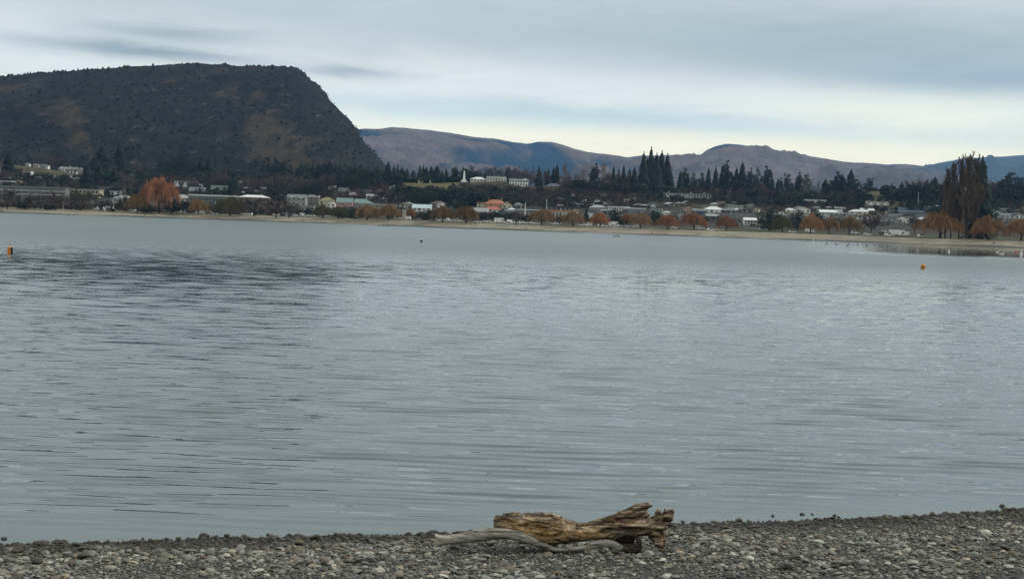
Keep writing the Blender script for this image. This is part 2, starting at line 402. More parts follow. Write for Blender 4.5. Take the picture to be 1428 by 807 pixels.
def scrub_blobs(name, pts, sizes, mat, hk=0.9, seed=1):
    """many small leafy tufts as one mesh (nobody could count them)"""
    rng = np.random.default_rng(seed)
    base = np.array([(math.cos(a)*r, math.sin(a)*r, z) for r, z, n in ((.5, 0, 5), (.42, .5, 5)) for a in np.arange(n)*2*math.pi/n] + [(0, 0, 1)])
    fc = [(i, (i+1) % 5, 5+(i+1) % 5) for i in range(5)] + [(i, 5+(i+1) % 5, 5+i) for i in range(5)] + [(5+i, 5+(i+1) % 5, 10) for i in range(5)]
    n = len(pts); V = base[None]*(1+rng.normal(0, .22, (n, 11, 3)))
    V = V*sizes[:, None, None]*np.array([1, 1, hk]) + pts[:, None, :]
    Fc = np.array(fc)[None] + (np.arange(n)*11)[:, None, None]
    return mesh_np(name, V.reshape(-1, 3), Fc.reshape(-1, 3), mat, False)
def hill_scrub():
    rng = np.random.default_rng(5); nr, nc, _ = HILL_P.shape
    r = rng.integers(6, 238, 9000); c = rng.integers(0, nc, 9000)
    keep = rng.random(9000) > HILL_M[r, c]*0.85
    p = HILL_P[r[keep], c[keep]] + rng.normal(0, 1, (keep.sum(), 3))*[3, 2, 0]
    a = scrub_blobs('hill_scrub', p, np.minimum(rng.lognormal(.8, .5, len(p)), 6), speckled('scrub_leaf', (.0075, .0075, .0055), .4, .05, .95, .1), 0.8)
    tag(a, 'dark low scrub covering the face of the steep hill', 'scrub', kind='stuff')
    cc = rng.integers(0, nc, 1800); rr = rng.integers(234, 243, 1800)
    p = HILL_P[rr, cc]; p[:, 2] -= 1
    dens = (fbm(p[:, 0]/40, p[:, 1]*0, 3, 6) > -0.06) | (p[:, 0]/p[:, 1] < -0.27)
    p = p[dens]; b = scrub_blobs('ridge_shrubs', p, np.minimum(rng.lognormal(1.15, .4, len(p)), 4.6), speckled('ridge_leaf', (.016, .019, .014), .4, .05, .95, .1), 1.0)
    tag(b, 'line of small dark shrubs along the skyline of the steep hill', 'shrubs', kind='stuff')
hill_scrub()

# ------------------------------------------------------------------ far ranges
def build_range(name, pts, D, depth, seed, cA, cB, smin, smax, ncol, base_y=0):
    ps, pt = prof_table(pts)
    S = np.linspace(smin, smax, ncol); U = np.concatenate([np.linspace(0, 1, 130), np.linspace(1.03, 1.3, 8)])
    s, u = np.meshgrid(S, U); Y = D - depth*(1-u); top = EYE + np.interp(s, ps, pt)*D
    f = np.clip(u, 0, 1); X = s*Y
    Z = top*np.where(u <= 1, f**0.9, 1-(u-1)**2*1.5)
    env = np.clip(np.minimum(f*4, (1-f)*2.6), 0, 1)
    K_ = D/16000; GX, GY = X/K_, Y/K_; warp = fbm(GX/2500, GY/2500, 3, seed+2)*1.6
    rg = ridged(GX/1700+warp, GY/3400+warp, 6, seed, .56)
    Z = Z + (env*(rg-0.62)*860 + env*fbm(GX/500, GY/900, 4, seed+5)*150)*K_
    Z = Z + (1-env)*np.where(u > .9, fbm(GX/260, Y*0, 3, seed+1)*24*K_, 0)
    Z[0] = -5
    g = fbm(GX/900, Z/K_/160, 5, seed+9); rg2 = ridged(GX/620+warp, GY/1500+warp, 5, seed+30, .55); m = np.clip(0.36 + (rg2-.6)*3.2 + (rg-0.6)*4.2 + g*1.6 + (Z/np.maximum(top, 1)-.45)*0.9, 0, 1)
    c = np.array(cA)*(1-m[..., None]) + np.array(cB)*m[..., None]  # hollows coloured as if shaded, ridges as if lit
    t = NT(name+'_cover'); n = t.noise(t.coord(), 0.004, 6, 0.7)
    t.base(t.mix(1.0, t.attr(), t.ramp(n, [(0.3, 0.7), (0.7, 1.35)]), 'MULTIPLY'), 1.0, 0.0)
    t.bump(t.noise(t.mapping((1, .45, 1)), 0.003, 8, 0.68), 1.0, 330.0)
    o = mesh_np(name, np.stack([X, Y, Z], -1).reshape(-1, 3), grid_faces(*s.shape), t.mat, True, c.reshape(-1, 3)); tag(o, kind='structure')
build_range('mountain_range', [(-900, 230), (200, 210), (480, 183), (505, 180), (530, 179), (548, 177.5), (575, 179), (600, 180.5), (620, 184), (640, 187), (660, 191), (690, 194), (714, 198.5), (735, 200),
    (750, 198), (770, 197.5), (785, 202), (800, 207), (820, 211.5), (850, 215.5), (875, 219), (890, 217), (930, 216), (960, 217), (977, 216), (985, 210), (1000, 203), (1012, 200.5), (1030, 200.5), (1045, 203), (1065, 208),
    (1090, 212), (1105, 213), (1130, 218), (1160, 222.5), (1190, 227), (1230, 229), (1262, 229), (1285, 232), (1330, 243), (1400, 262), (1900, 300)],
    9000, 3700, 41, (.010,.036,.090), (.19, .143, .130), -0.45, 0.62, 640)  # blue of shade and distance, tan of sunlit slopes, put into the colour
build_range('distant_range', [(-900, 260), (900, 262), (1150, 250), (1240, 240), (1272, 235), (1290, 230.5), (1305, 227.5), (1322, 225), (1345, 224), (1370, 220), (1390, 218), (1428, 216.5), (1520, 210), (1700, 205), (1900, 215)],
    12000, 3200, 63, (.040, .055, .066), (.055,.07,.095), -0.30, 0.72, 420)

# ------------------------------------------------------------------ air
HZ_TOP = 1000.0
bm = bmesh.new(); bmesh.ops.create_cube(bm, size=1.0)
me = bpy.data.meshes.new('haze'); bm.to_mesh(me); bm.free()
hz = bpy.data.objects.new('haze', me); COL.objects.link(hz)
hz.scale = (26000, 14400, HZ_TOP+18); hz.location = (0, 6700, (HZ_TOP-18)/2)
hm = bpy.data.materials.new('haze_air'); hm.use_nodes = True; hm.node_tree.nodes.clear()
ho = hm.node_tree.nodes.new('ShaderNodeOutputMaterial'); pv = hm.node_tree.nodes.new('ShaderNodeVolumePrincipled')
pv.inputs['Color'].default_value = (0.34, 0.62, 1.0, 1); pv.inputs['Density'].default_value = 4.0e-5; pv.inputs['Anisotropy'].default_value = 0.3
hm.node_tree.links.new(pv.outputs[0], ho.inputs['Volume']); me.materials.append(hm)
tag(hz, 'thin pale air that turns the far ranges blue', 'haze', kind='stuff')

# ------------------------------------------------------------------ near beach
NB = [(-900, 779), (-300, 768), (0, 758), (100, 756), (200, 753), (300, 750), (400, 748), (500, 747), (600, 744), (700, 742), (800, 738), (940, 732), (1020, 727), (1100, 726), (1180, 722), (1250, 719), (1330, 714), (1428, 708), (1800, 690), (2300, 668)]
_nb = np.array([at_z(x, y) for x, y in NB]); NB_X, NB_Y = _nb[:, 0], _nb[:, 1]
def near_shore(X): return np.interp(X, NB_X, NB_Y) + fbm(np.asarray(X)*1.1, np.asarray(X)*0, 4, 2)*0.28
def beach_z(X, Y):
    q = near_shore(X) - np.asarray(Y, float)
    z = np.where(q > 0, 1.25*(1-np.exp(-q*0.095/1.25*1.15)), q*0.13)
    return z + fbm(np.asarray(X)*1.3, np.asarray(Y)*1.3, 3, 14)*0.035*np.clip(q*2+1, 0, 1)
def build_beach():
    S = np.linspace(-24, 24, 260); T = np.concatenate([np.linspace(-40, 6, 50), np.linspace(6.2, 16, 160), np.linspace(17, 60, 20)])
    X, Y = np.meshgrid(S, T); Z = beach_z(X, Y)
    t = NT('beach_gravel'); v = t.n('ShaderNodeTexVoronoi'); v.inputs['Scale'].default_value = 26; t.L(t.coord(), v.inputs['Vector'])
    c = t.ramp(v.outputs['Color'], [(0.2, (.015, .015, .013)), (0.8, (.05, .05, .045))]); t.base(c, 0.8, .3); t.bump(v.outputs['Distance'], 0.8, 0.03)  # ground colour kept dark to stand for shade between the stones
    tag(mesh_np('beach', np.stack([X, Y, Z], -1).reshape(-1, 3), grid_faces(*X.shape), t.mat, True), kind='structure')
build_beach()
def ico(sub):
    bm = bmesh.new(); bmesh.ops.create_icosphere(bm, subdivisions=sub, radius=1.0); bm.verts.ensure_lookup_table()
    V = np.array([v.co[:] for v in bm.verts]); Fc = np.array([[v.index for v in f.verts] for f in bm.faces]); bm.free(); return V, Fc
def stones(name, P, S, seed, mat, wet_fn=None, sub=2):
    rng = np.random.default_rng(seed); V0, F0 = ico(sub); nv = len(V0); n = len(P)
    K = 14; shapes = []
    for k in range(K):                             # worn, slightly angular slabs
        r = np.random.default_rng(100+k); W = V0.copy()
        for j in range(9):
            d = r.normal(size=3); d /= np.linalg.norm(d); lim = r.uniform(.55, .9); dt = W@d
            W = W - np.clip(dt-lim, 0, None)[:, None]*d
        shapes.append(W*(1+r.normal(0, .03, (nv, 1))))
    shapes = np.array(shapes); W = shapes[rng.integers(0, K, n)]
    sc = np.stack([S, S*rng.uniform(.6, .95, n), S*rng.uniform(.28, .6, n)], 1); W = W*sc[:, None, :]
    tx = rng.normal(0, .22, n); a = rng.uniform(0, 2*math.pi, n)
    c, s = np.cos(tx)[:, None], np.sin(tx)[:, None]; y = W[..., 1]*c-W[..., 2]*s; z = W[..., 1]*s+W[..., 2]*c
    c, s = np.cos(a)[:, None], np.sin(a)[:, None]; x = W[..., 0]*c-y*s; y2 = W[..., 0]*s+y*c
    W = np.stack([x, y2, z], -1) + P[:, None, :]
    pal = np.array([(.17, .175, .165), (.22, .225, .215), (.125, .13, .125), (.26, .26, .24), (.09, .095, .09), (.175, .15, .12), (.24, .22, .17), (.15, .165, .16), (.33, .33, .31), (.16, .12, .10)])
    w = np.array([20, 20, 20, 12, 12, 6, 5, 12, 4, 3.]); ci = rng.choice(len(pal), n, p=w/w.sum()); C = pal[ci]*rng.uniform(.4, 1.5, (n, 1))*[1.04,1,.92]
    if wet_fn is not None:
        k = wet_fn(P); C = C*(1-k[:, None]*0.8) + np.array([.012, .009, .004])*k[:, None]
    if sub == 1: C = C*.72  # coarser meshed stones darkened, shade of the gaps put into their colour
    Fc = F0[None] + (np.arange(n)*nv)[:, None, None]
    o = mesh_np(name, W.reshape(-1, 3), Fc.reshape(-1, 3), mat, False, np.repeat(C, nv, 0)); return o
def stone_mat():
    t = NT('shore_stone'); n = t.noise(t.coord(), 70, 4, 0.6); t.base(t.mix(1.0, t.attr(), t.ramp(n, [(0.3, .8), (0.7, 1.2)]), 'MULTIPLY'), 0.72, 0.35); return t.mat
ST_MAT = stone_mat()
def scatter():
    rng = np.random.default_rng(3)
    def pts(n, x0, x1, y0, extra):
        X = rng.uniform(x0, x1, n); sh = near_shore(X); Y = y0 + (sh+extra-y0)*rng.random(n); return X, Y
    def wet(P):
        q = near_shore(P[:, 0])-P[:, 1] + rng.normal(0, .10, len(P)) + fbm(P[:, 0]*1.4, P[:, 1]*1.4, 3, 44)*0.6; return np.clip(1.05-(q-0.3)/0.75, 0, 1)
    for n_, lo, hi, sub, med, nm_, lab in ((46000, .006, .019, 1, .0135, 'beach_pebbles', 'small dark and grey pebbles of the near beach, toned down as shaded gaps'), (19000, .015, .055, 2, .0225, 'beach_stones', 'flat grey and tan stones lying on the near beach')):
        X, Y = pts(n_, -5.6, 5.8, 8.6, 0.35); S = np.clip(rng.lognormal(math.log(med), .38, len(X)), lo, hi)
        q = near_shore(X)-Y; ok = (q > 0) | (rng.random(len(X)) < .35); X, Y, S, q = X[ok], Y[ok], S[ok], q[ok]
        lift = np.where(q > 0, rng.uniform(-.2, .6, len(X))*S, -S*rng.uniform(-.2, .8, len(X)))
        if sub == 2: keep = rng.random(len(X)) < np.clip(.6+fbm(X*.8, Y*1.6, 3, 71)*2.4, .08, 1); X, Y, S, lift = X[keep], Y[keep], S[keep], lift[keep]
        P = np.stack([X, Y, beach_z(X, Y)+lift], 1)
        tag(stones(nm_, P, S, 8+sub, ST_MAT, wet, sub), lab, 'stones', kind='stuff')
    X, Y = pts(26000, -10, 11, 8.6, 0.3); ok = (X < -5.5) | (X > 5.7); X, Y = X[ok], Y[ok]; S = np.clip(rng.lognormal(math.log(.024), .4, len(X)), .010, .06)
    P = np.stack([X, Y, beach_z(X, Y)+rng.uniform(-.1, .5, len(X))*S], 1); tag(stones('side_stones', P, S*1.15, 19, ST_MAT, wet, 1), 'grey stones on the beach to either side', 'stones', kind='stuff')
    X = rng.uniform(-16, 16, 9000); Y = rng.uniform(3, 8.8, 9000); S = np.clip(rng.lognormal(math.log(.035), .4, 9000), .01, .09)
    P = np.stack([X, Y, beach_z(X, Y)+S*.1], 1); tag(stones('upper_stones', P, S, 9, ST_MAT, None, 1), 'grey stones higher up the near beach', 'stones', kind='stuff')
scatter()
# ------------------------------------------------------------------ labels that single things out
ZONES = [(-99, 92, 'by the balconied apartment block'), (92, 182, 'behind the wooden jetty'), (182, 262, 'near the big orange willow'), (262, 345, 'near the long flat white roof'),
         (345, 440, 'right of the long flat roof'), (440, 552, 'near the teal roofed hall'), (552, 640, 'left of the white obelisk'), (640, 672, 'around the white obelisk'),
         (672, 745, 'near the terracotta roofed house'), (745, 880, 'behind the long columned pavilion'), (880, 942, 'near the tallest conifer clump'), (942, 1052, 'near the long pale terraced house'),
         (1052, 1150, 'near the red roofed house'), (1150, 1245, 'near the grey stone house'), (1245, 1312, 'left of the tall poplars'), (1312, 1376, 'at the tall poplars'), (1376, 1500, 'right of the tall poplars')]
PENDING = []                                       # (object, description, x, band, order key)
def later(o, desc, x, cat, group=None, band=''):
    o['category'] = cat
    if group: o['group'] = group
    PENDING.append((o, desc, x, band))
ORD = ['', 'first', 'second', 'third', 'fourth', 'fifth', 'sixth', 'seventh', 'eighth', 'ninth', 'tenth', 'eleventh', 'twelfth', 'thirteenth', 'fourteenth', 'fifteenth',
       'sixteenth', 'seventeenth', 'eighteenth', 'nineteenth', 'twentieth']
def finish_labels():
    by = {}
    for o, desc, x, band in PENDING:
        z = next(t for a, b, t in ZONES if x < b); by.setdefault((desc, band, z), []).append((x, o))
    for (desc, band, z), items in by.items():
        items.sort(key=lambda p: p[0]); base = ' '.join(w for w in (desc, band, z) if w)
        for i, (x, o) in enumerate(items):
            o['label'] = base if len(items) == 1 else base + ', ' + (ORD[i+1] if i < 20 else 'number %d' % (i+1)) + ' from left'
            n = len(o['label'].replace(',', '').split())
            if n > 16: print('LONG', n, o['label'])

# ------------------------------------------------------------------ trees
def ribbons(P, w, flat=None):
    """P: (n, k, 3) polylines -> thin tapering ribbons"""
    n, k, _ = P.shape; rng = np.random.default_rng(n)
    d = P[:, -1]-P[:, 0]; side = np.cross(d, rng.normal(size=(n, 3))); side /= np.linalg.norm(side, axis=1)[:, None]+1e-9
    tw = np.linspace(1, .25, k)[None, :, None]*w
    A = P + side[:, None, :]*tw; B = P - side[:, None, :]*tw
    V = np.stack([A, B], 2).reshape(-1, 3); i = np.arange(n)[:, None]*2*k + np.arange(k-1)[None, :]*2
    i = i.ravel(); return V, np.stack([i, i+1, i+3, i+2], 1)
def tubes(paths):
    """paths: list of (points, radii) -> joined round limbs"""
    Vs, Fs, off = [], [], 0
    for pts, rad in paths:
        pts = np.array(pts, float); m = 6; n = len(pts); t = np.gradient(pts, axis=0); t /= np.linalg.norm(t, axis=1)[:, None]+1e-9
        a = np.cross(t, [0.3, 1, 0.1]); a /= np.linalg.norm(a, axis=1)[:, None]+1e-9; b = np.cross(t, a)
        th = np.arange(m)*2*math.pi/m
        V = pts[:, None]+np.array(rad)[:, None, None]*(np.cos(th)[None, :, None]*a[:, None]+np.sin(th)[None, :, None]*b[:, None])
        i = np.arange(n-1)[:, None]*m; j = np.arange(m)[None]; j2 = (j+1) % m
        Fs.append(np.stack([i+j, i+j2, i+m+j2, i+m+j], -1).reshape(-1, 4)+off); Vs.append(V.reshape(-1, 3)); off += n*m
    return np.concatenate(Vs), np.concatenate(Fs)
def leaf_mat(name, c, var=.3, rough=.95):
    t = NT(name); oi = t.n('ShaderNodeObjectInfo'); k = t.math('ADD', 0.78, t.math('MULTIPLY', oi.outputs['Random'], 0.44))
    vm = t.n('ShaderNodeVectorMath'); vm.operation = 'SCALE'; t.L(t.mix(1.0, t.attr(), c, 'MULTIPLY'), vm.inputs[0]); t.L(k, vm.inputs['Scale'])
    return t.base(t.mix(1.0, vm.outputs[0], oi.outputs['Color'], 'MULTIPLY'), rough, .1)
TR = {}
def protoV(kind, crown, trunk, mat, tmat, cols): TR.setdefault(kind, []).append((crown, trunk, mat, tmat, cols))
def limb(p0, p1, r0, r1, sag=0.0, k=5):
    t = np.linspace(0, 1, k)[:, None]; p = np.array(p0)*(1-t)+np.array(p1)*t; p[:, 2] += sag*4*(t*(1-t))[:, 0]; return p, np.linspace(r0, r1, k)
BARK = speckled('bark', (.045, .038, .032), .3, 8, .95, .1)
PALEBARK = speckled('pale_bark', (.17, .155, .135), .3, 8, .95, .1)
def add_proto(kind, crown, trunk, mat, tmat=None, cols=None):
    V, Fc = crown
    me = mesh_np('crown', V, Fc, mat, False, cols, link=False).data; bpy.data.objects.remove(bpy.data.objects['crown']) if 'crown' in bpy.data.objects else None
    V, Fc = trunk; tm = mesh_np('trunk', V, Fc, tmat or BARK, True, link=False).data
    for nm in ('trunk',):
        if nm in bpy.data.objects: bpy.data.objects.remove(bpy.data.objects[nm])
    vv = np.asarray(crown[0]); TR.setdefault(kind, []).append((me, tm, 2*np.quantile(np.abs(vv[:, :2]), .985)))
def clump_cols(V, seed, amp=.5):
    n = fbm(V[:, 0]*9+V[:, 2]*3, V[:, 1]*9+V[:, 2]*7, 3, seed); return np.clip(1+n*2*amp, .3, 2)[:, None]*np.ones(3)
def make_trees():
    ones = (1.0, 1.0, 1.0)
    m_w = leaf_mat('willow_twigs', (.36, .195, .09)); m_b = leaf_mat('bare_twigs', (.085, .066, .060)); m_p = leaf_mat('poplar_twigs', (.115, .085, .064))
    m_c = leaf_mat('conifer_needles', (.020, .033, .024)); m_d = leaf_mat('broad_leaves', (.026, .036, .022)); m_l = leaf_mat('pale_twigs', (.20, .16, .13))
    for v in range(3):
        rng = np.random.default_rng(50+v)
        def grow(kind, mat, tmat, h0, n1, n2, n3, n4, elev, len_fn, spread, up, w, tr, droop=0.0, k2=.5, k3=.4, k4=.3):
            """trunk > limbs > branches > twigs, each level leaving the one before it at its own angle"""
            hs = np.sort(rng.uniform(h0, .92 if n1 > 14 else .55, n1)); az = np.arange(n1)*2.4+rng.normal(0, .4, n1); el = rng.normal(elev, .16, n1)
            D = np.stack([np.cos(az)*np.cos(el), np.sin(az)*np.cos(el), np.sin(el)], 1); L = len_fn(hs)*rng.uniform(.7, 1.15, n1)
            S = np.stack([np.zeros(n1), np.zeros(n1), hs], 1); lb = [limb((0, 0, 0), (rng.normal(0, .012), 0, .95 if n1 > 14 else .5), tr, tr*(.12 if n1 > 14 else .5), 0, 6)]
            for i in range(n1): lb.append(limb(S[i], S[i]+D[i]*L[i], tr*.42, .003, .02))
            out = []
            for n, kk, sp in ((n2, k2, spread), (n3, k3, spread*1.1), (n4, k4, spread*1.2)):
                m = len(S); j = np.repeat(np.arange(m), n); t = rng.uniform(.25, 1.0, len(j)); S2 = S[j]+D[j]*L[j, None]*t[:, None]
                D2 = D[j]+rng.normal(0, sp, (len(j), 3))+[0, 0, up]; D2 /= np.linalg.norm(D2, axis=1)[:, None]; L2 = L[j]*kk*rng.uniform(.6, 1.3, len(j))*(1.15-.4*t)
                S, D, L = S2, D2, L2; P2 = S+D*L[:, None]; mid = S+D*L[:, None]*.5; dr = droop*L*(1.0 if n == n4 else .3)
                P2 = P2-np.stack([dr*0, dr*0, dr], 1); mid = mid-np.stack([dr*0, dr*0, dr*.2], 1); out.append(np.stack([S, mid, P2], 1))
            VV, FF, off = [], [], 0
            for P, ww in zip(out, (w*1.6, w*1.1, w)):
                V, Fc = ribbons(P, ww); VV.append(V); FF.append(Fc+off); off += len(V)
            V = np.concatenate(VV); Fc = np.concatenate(FF); TV, TF = tubes(lb); z = np.quantile(V[:, 2], .998); V[:, 2] = np.maximum(V[:, 2], .04)
            V = V/[1, 1, z]; TV = TV/[1, 1, max(z, TV[:, 2].max())]
            if kind == 'willow':                    # long hanging outer twigs, thinner in places
                n = 2600; a = rng.uniform(0, 2*math.pi, n); rr = np.sqrt(rng.random(n)); lump = 1+0.13*np.sin(a*3+v)+.10*np.sin(a*7+v*2)+.08*np.sin(a*11+v)
                ox = np.cos(a)*rr*.62*lump; oy = np.sin(a)*rr*.62*lump; hole = fbm(ox*5+v*9, oy*5, 3, 3+v)
                tz = (.96+hole*.55)*np.sqrt(np.clip(1-(rr/1.12)**2.2, 0, 1))*(1+rng.normal(0, .05, n)); ok = hole > -.17; tz = np.maximum(tz, .3)
                L = rng.uniform(.08, .45, n)*(.35+rr); P = np.stack([np.stack([ox*.75, oy*.75, tz*.8], 1), np.stack([ox*.94, oy*.94, tz], 1), np.stack([ox*1.03, oy*1.03, tz-L*.5], 1), np.stack([ox*1.06, oy*1.06, np.maximum(tz-L, .1+rng.random(n)*.14)], 1)], 1)[ok]
                V2, F2 = ribbons(P, .0045); V[:, :2] *= .9; Fc = np.concatenate([Fc, F2+len(V)]); V = np.concatenate([V, V2])
            add_proto(kind, (V, Fc), (TV, TF), mat, tmat, clump_cols(V, v+4, .45))
        grow('willow', m_w, None, .16, 10, 6, 7, 9, .75, lambda h: .50+0*h, .42, .22, .0042, .042, 1.15, .55, .5, .62)
        grow('bare', m_b, None, .10, 13, 7, 7, 6, .80, lambda h: .54-.15*h, .38, .13, .0052, .030, 0, .55, .5, .5)
        grow('poplar', m_p, None, .02, 60, 5, 6, 5, 1.22, lambda h: .26*(1.02-h)**.4+.02, .17, .12, .0048, .018, 0, .6, .5, .5)
        grow('pale', m_l, PALEBARK, .14, 30, 5, 5, 5, .95, lambda h: .26*(1.05-h)**.6, .25, .10, .0040, .016, 0, .6, .5, .5)
        # conifer: tiers of drooping boughs, ragged outline
        n = 2600; u = rng.random(n)**.85; a = rng.uniform(0, 2*math.pi, n); tier = np.round(u*19)/19
        env = .25*(1-tier)**(.62+.1*v)*(1+.38*np.sin(a*3+tier*53+v)*np.sin(a+tier*31))*rng.uniform(.4, 1.35, n)+.018; z = .07+.93*tier+rng.normal(0, .012, n)
        tip = np.stack([np.cos(a)*env, np.sin(a)*env, z-env*.35], 1); root = np.stack([np.cos(a)*env*.15, np.sin(a)*env*.15, z+.02], 1)
        s = np.stack([-np.sin(a), np.cos(a), np.zeros(n)], 1)*(.010+.075*env)[:, None]; mid = (root+tip*1.4)/2.4
        V = np.stack([root, mid+s, tip, mid-s-[0, 0, .014]], 1).reshape(-1, 3); i = np.arange(n)*4; Fc = np.stack([i, i+1, i+2, i+3], 1)
        add_proto('conifer', (V, Fc), tubes([limb((0, 0, 0), (0, 0, .98), .018, .002)]), m_c, None, clump_cols(V, v+9, .6))
        # pine and dome: leaf clumps spread through an uneven crown
        def clumps(kind, nc, per, shape, mat, z0, cs, ls):
            C = []
            while len(C) < nc:
                p = rng.uniform(-1, 1, 3); p[2] = rng.random()
                if shape(p): C.append(p)
            C = np.array(C)*[1, 1, 1]; C[:, 2] = z0+(1-z0)*C[:, 2]*.97; C[:, :2] *= .42
            q = rng.normal(size=(nc, per, 3)); q /= np.linalg.norm(q, axis=2)[..., None]; q *= (rng.random((nc, per, 1))**.4)*cs*rng.uniform(.6, 1.3, (nc, 1, 1)); q[..., 2] *= .75
            P = (C[:, None]+q).reshape(-1, 3); P = P[P[:, 2] < 1.0]; n = len(P); d1 = rng.normal(size=(n, 3)); d1 /= np.linalg.norm(d1, axis=1)[:, None]; d2 = np.cross(d1, rng.normal(size=(n, 3))); d2 /= np.linalg.norm(d2, axis=1)[:, None]
            sz = rng.uniform(.6, 1.4, n)[:, None]*ls
            V = np.stack([P+d1*sz, P+d2*sz*.6, P-d1*sz, P-d2*sz*.6], 1).reshape(-1, 3); i = np.arange(n)*4
            lb = [limb((0, 0, 0), (0, 0, .85), .022, .004)]+[limb((0, 0, z0+.1+.4*rng.random()), C[k]*.95, .008, .003) for k in range(0, nc, 3)]
            add_proto(kind, (V, np.stack([i, i+1, i+2, i+3], 1)), tubes(lb), mat, None, clump_cols(V, v+14, .6))
        clumps('pine', 105, 46, lambda p: p[0]**2+p[1]**2 < (1.02-p[2])**.9*(.65+.35*math.sin(p[2]*23+math.atan2(p[1], p[0])*2+v)), m_c, .06, .085, .021)
        clumps('dome', 105, 46, lambda p: p[0]**2+p[1]**2+((p[2]-.35)/.66)**2 < 1.0, m_d, .08, .095, .018)
make_trees()
WID = dict(willow=1.13, bare=.9, poplar=.25, pale=.42, conifer=.46, pine=.88, dome=.98)
KEEP = {}
def tree(kind, x, ytop, ybase, w, desc, cat='tree', name=None, col=None, group=None, band='', q=None, v=None, lean=0.0):
    if q is not None:
        s = ray(x, ybase)[0]; Y = shore(s)+q; p = np.array([s*Y, Y, float(terrain_z(s*Y, Y))])
    else:
        p = hit_town(x, ybase)
        if ytop < horizon(x)-64 and ybase > 244:          # crowns that stand against the sky grow behind the terrace edge
            s = p[0]/p[1]; Y = max(p[1], shore(s)+625+random.uniform(0, 50)); p = np.array([s*Y, Y, float(terrain_z(s*Y, Y))])
    H = at(x, ytop, p[1])[2]-p[2]; W = w*p[1]/F
    me, tm, ext = TR[kind][random.randrange(3) if v is None else v]
    r = bpy.data.objects.new(name or kind, None); COL.objects.link(r)
    r.location = p; r.rotation_euler = (0, lean, random.uniform(-3, 3)); r.empty_display_size = .5
    sx = W/ext; r.scale = (sx, sx, H)
    for n_, m_ in (('crown', me), ('trunk', tm)):
        c = bpy.data.objects.new(n_, m_); COL.objects.link(c); c.parent = r
        if n_ == 'crown' and col: c.color = (*col, 1)
    later(r, desc, x, cat, group, band); return r

OR, YO, BR, OL, GR, RD = (1, 1, .9), (.85, 1.0, .85), (.68, .80, .95), (.32, .52, .5), (.45, .72, 1.2), (.9, .74, .8)
G_W = 'willows along the far beach'
for (x, yt, yb, w, c, d) in [(222, 248, 297, 53, RD, 'biggest bright orange willow'), (191, 271, 297, 32, YO, 'low yellow orange willow'), (277, 279, 299, 27, YO, 'small yellow orange willow'),
        (321, 276, 301, 40, OL, 'wide olive willow'), (450, 286, 305, 25, OL, 'round olive willow'), (472, 289, 305.5, 23, OL, 'round olive willow'), (512, 286, 307, 33, BR, 'orange brown willow'),
        (542, 286, 307.5, 29, BR, 'orange brown willow'), (572, 291, 306, 15, RD, 'small reddish willow'), (617, 289, 310, 33, BR, 'orange brown willow'), (650, 289.5, 311, 34, BR, 'orange brown willow'),
        (755, 293, 314, 34, BR, 'orange brown willow'), (799, 296, 316, 32, BR, 'orange brown willow'), (837, 298, 317, 26, RD, 'reddish brown willow'), (874, 299, 314, 17, RD, 'small reddish willow'),
        (893, 297.5, 319, 28, BR, 'orange brown willow'), (931, 301, 320, 31, RD, 'reddish brown willow'), (968, 299, 320, 34, RD, 'reddish brown willow'), (1013, 303, 322, 25, RD, 'reddish brown willow'),
        (1091, 303, 324, 28, OL, 'olive brown willow'), (1130, 300, 326, 30, OR, 'orange willow'), (1156, 304, 326.5, 27, BR, 'orange brown willow'), (1184, 303, 327, 29, BR, 'orange brown willow'),
        (1311, 297, 332, 60, OR, 'wide golden orange willow'), (1378, 304, 335, 44, OR, 'golden orange willow'), (1424, 306, 336, 46, OR, 'golden orange willow')]:
    tree('willow', x, yt, yb, w, d, 'willow', 'willow_tree', tuple(v*.8 for v in c), G_W)
PU, GB, RB, DK = (1, 1, 1.0), (1.1, 1.2, 1.15), (1.15, .92, .9), (.6, .7, .7)
G_B = 'bare winter trees in the town'
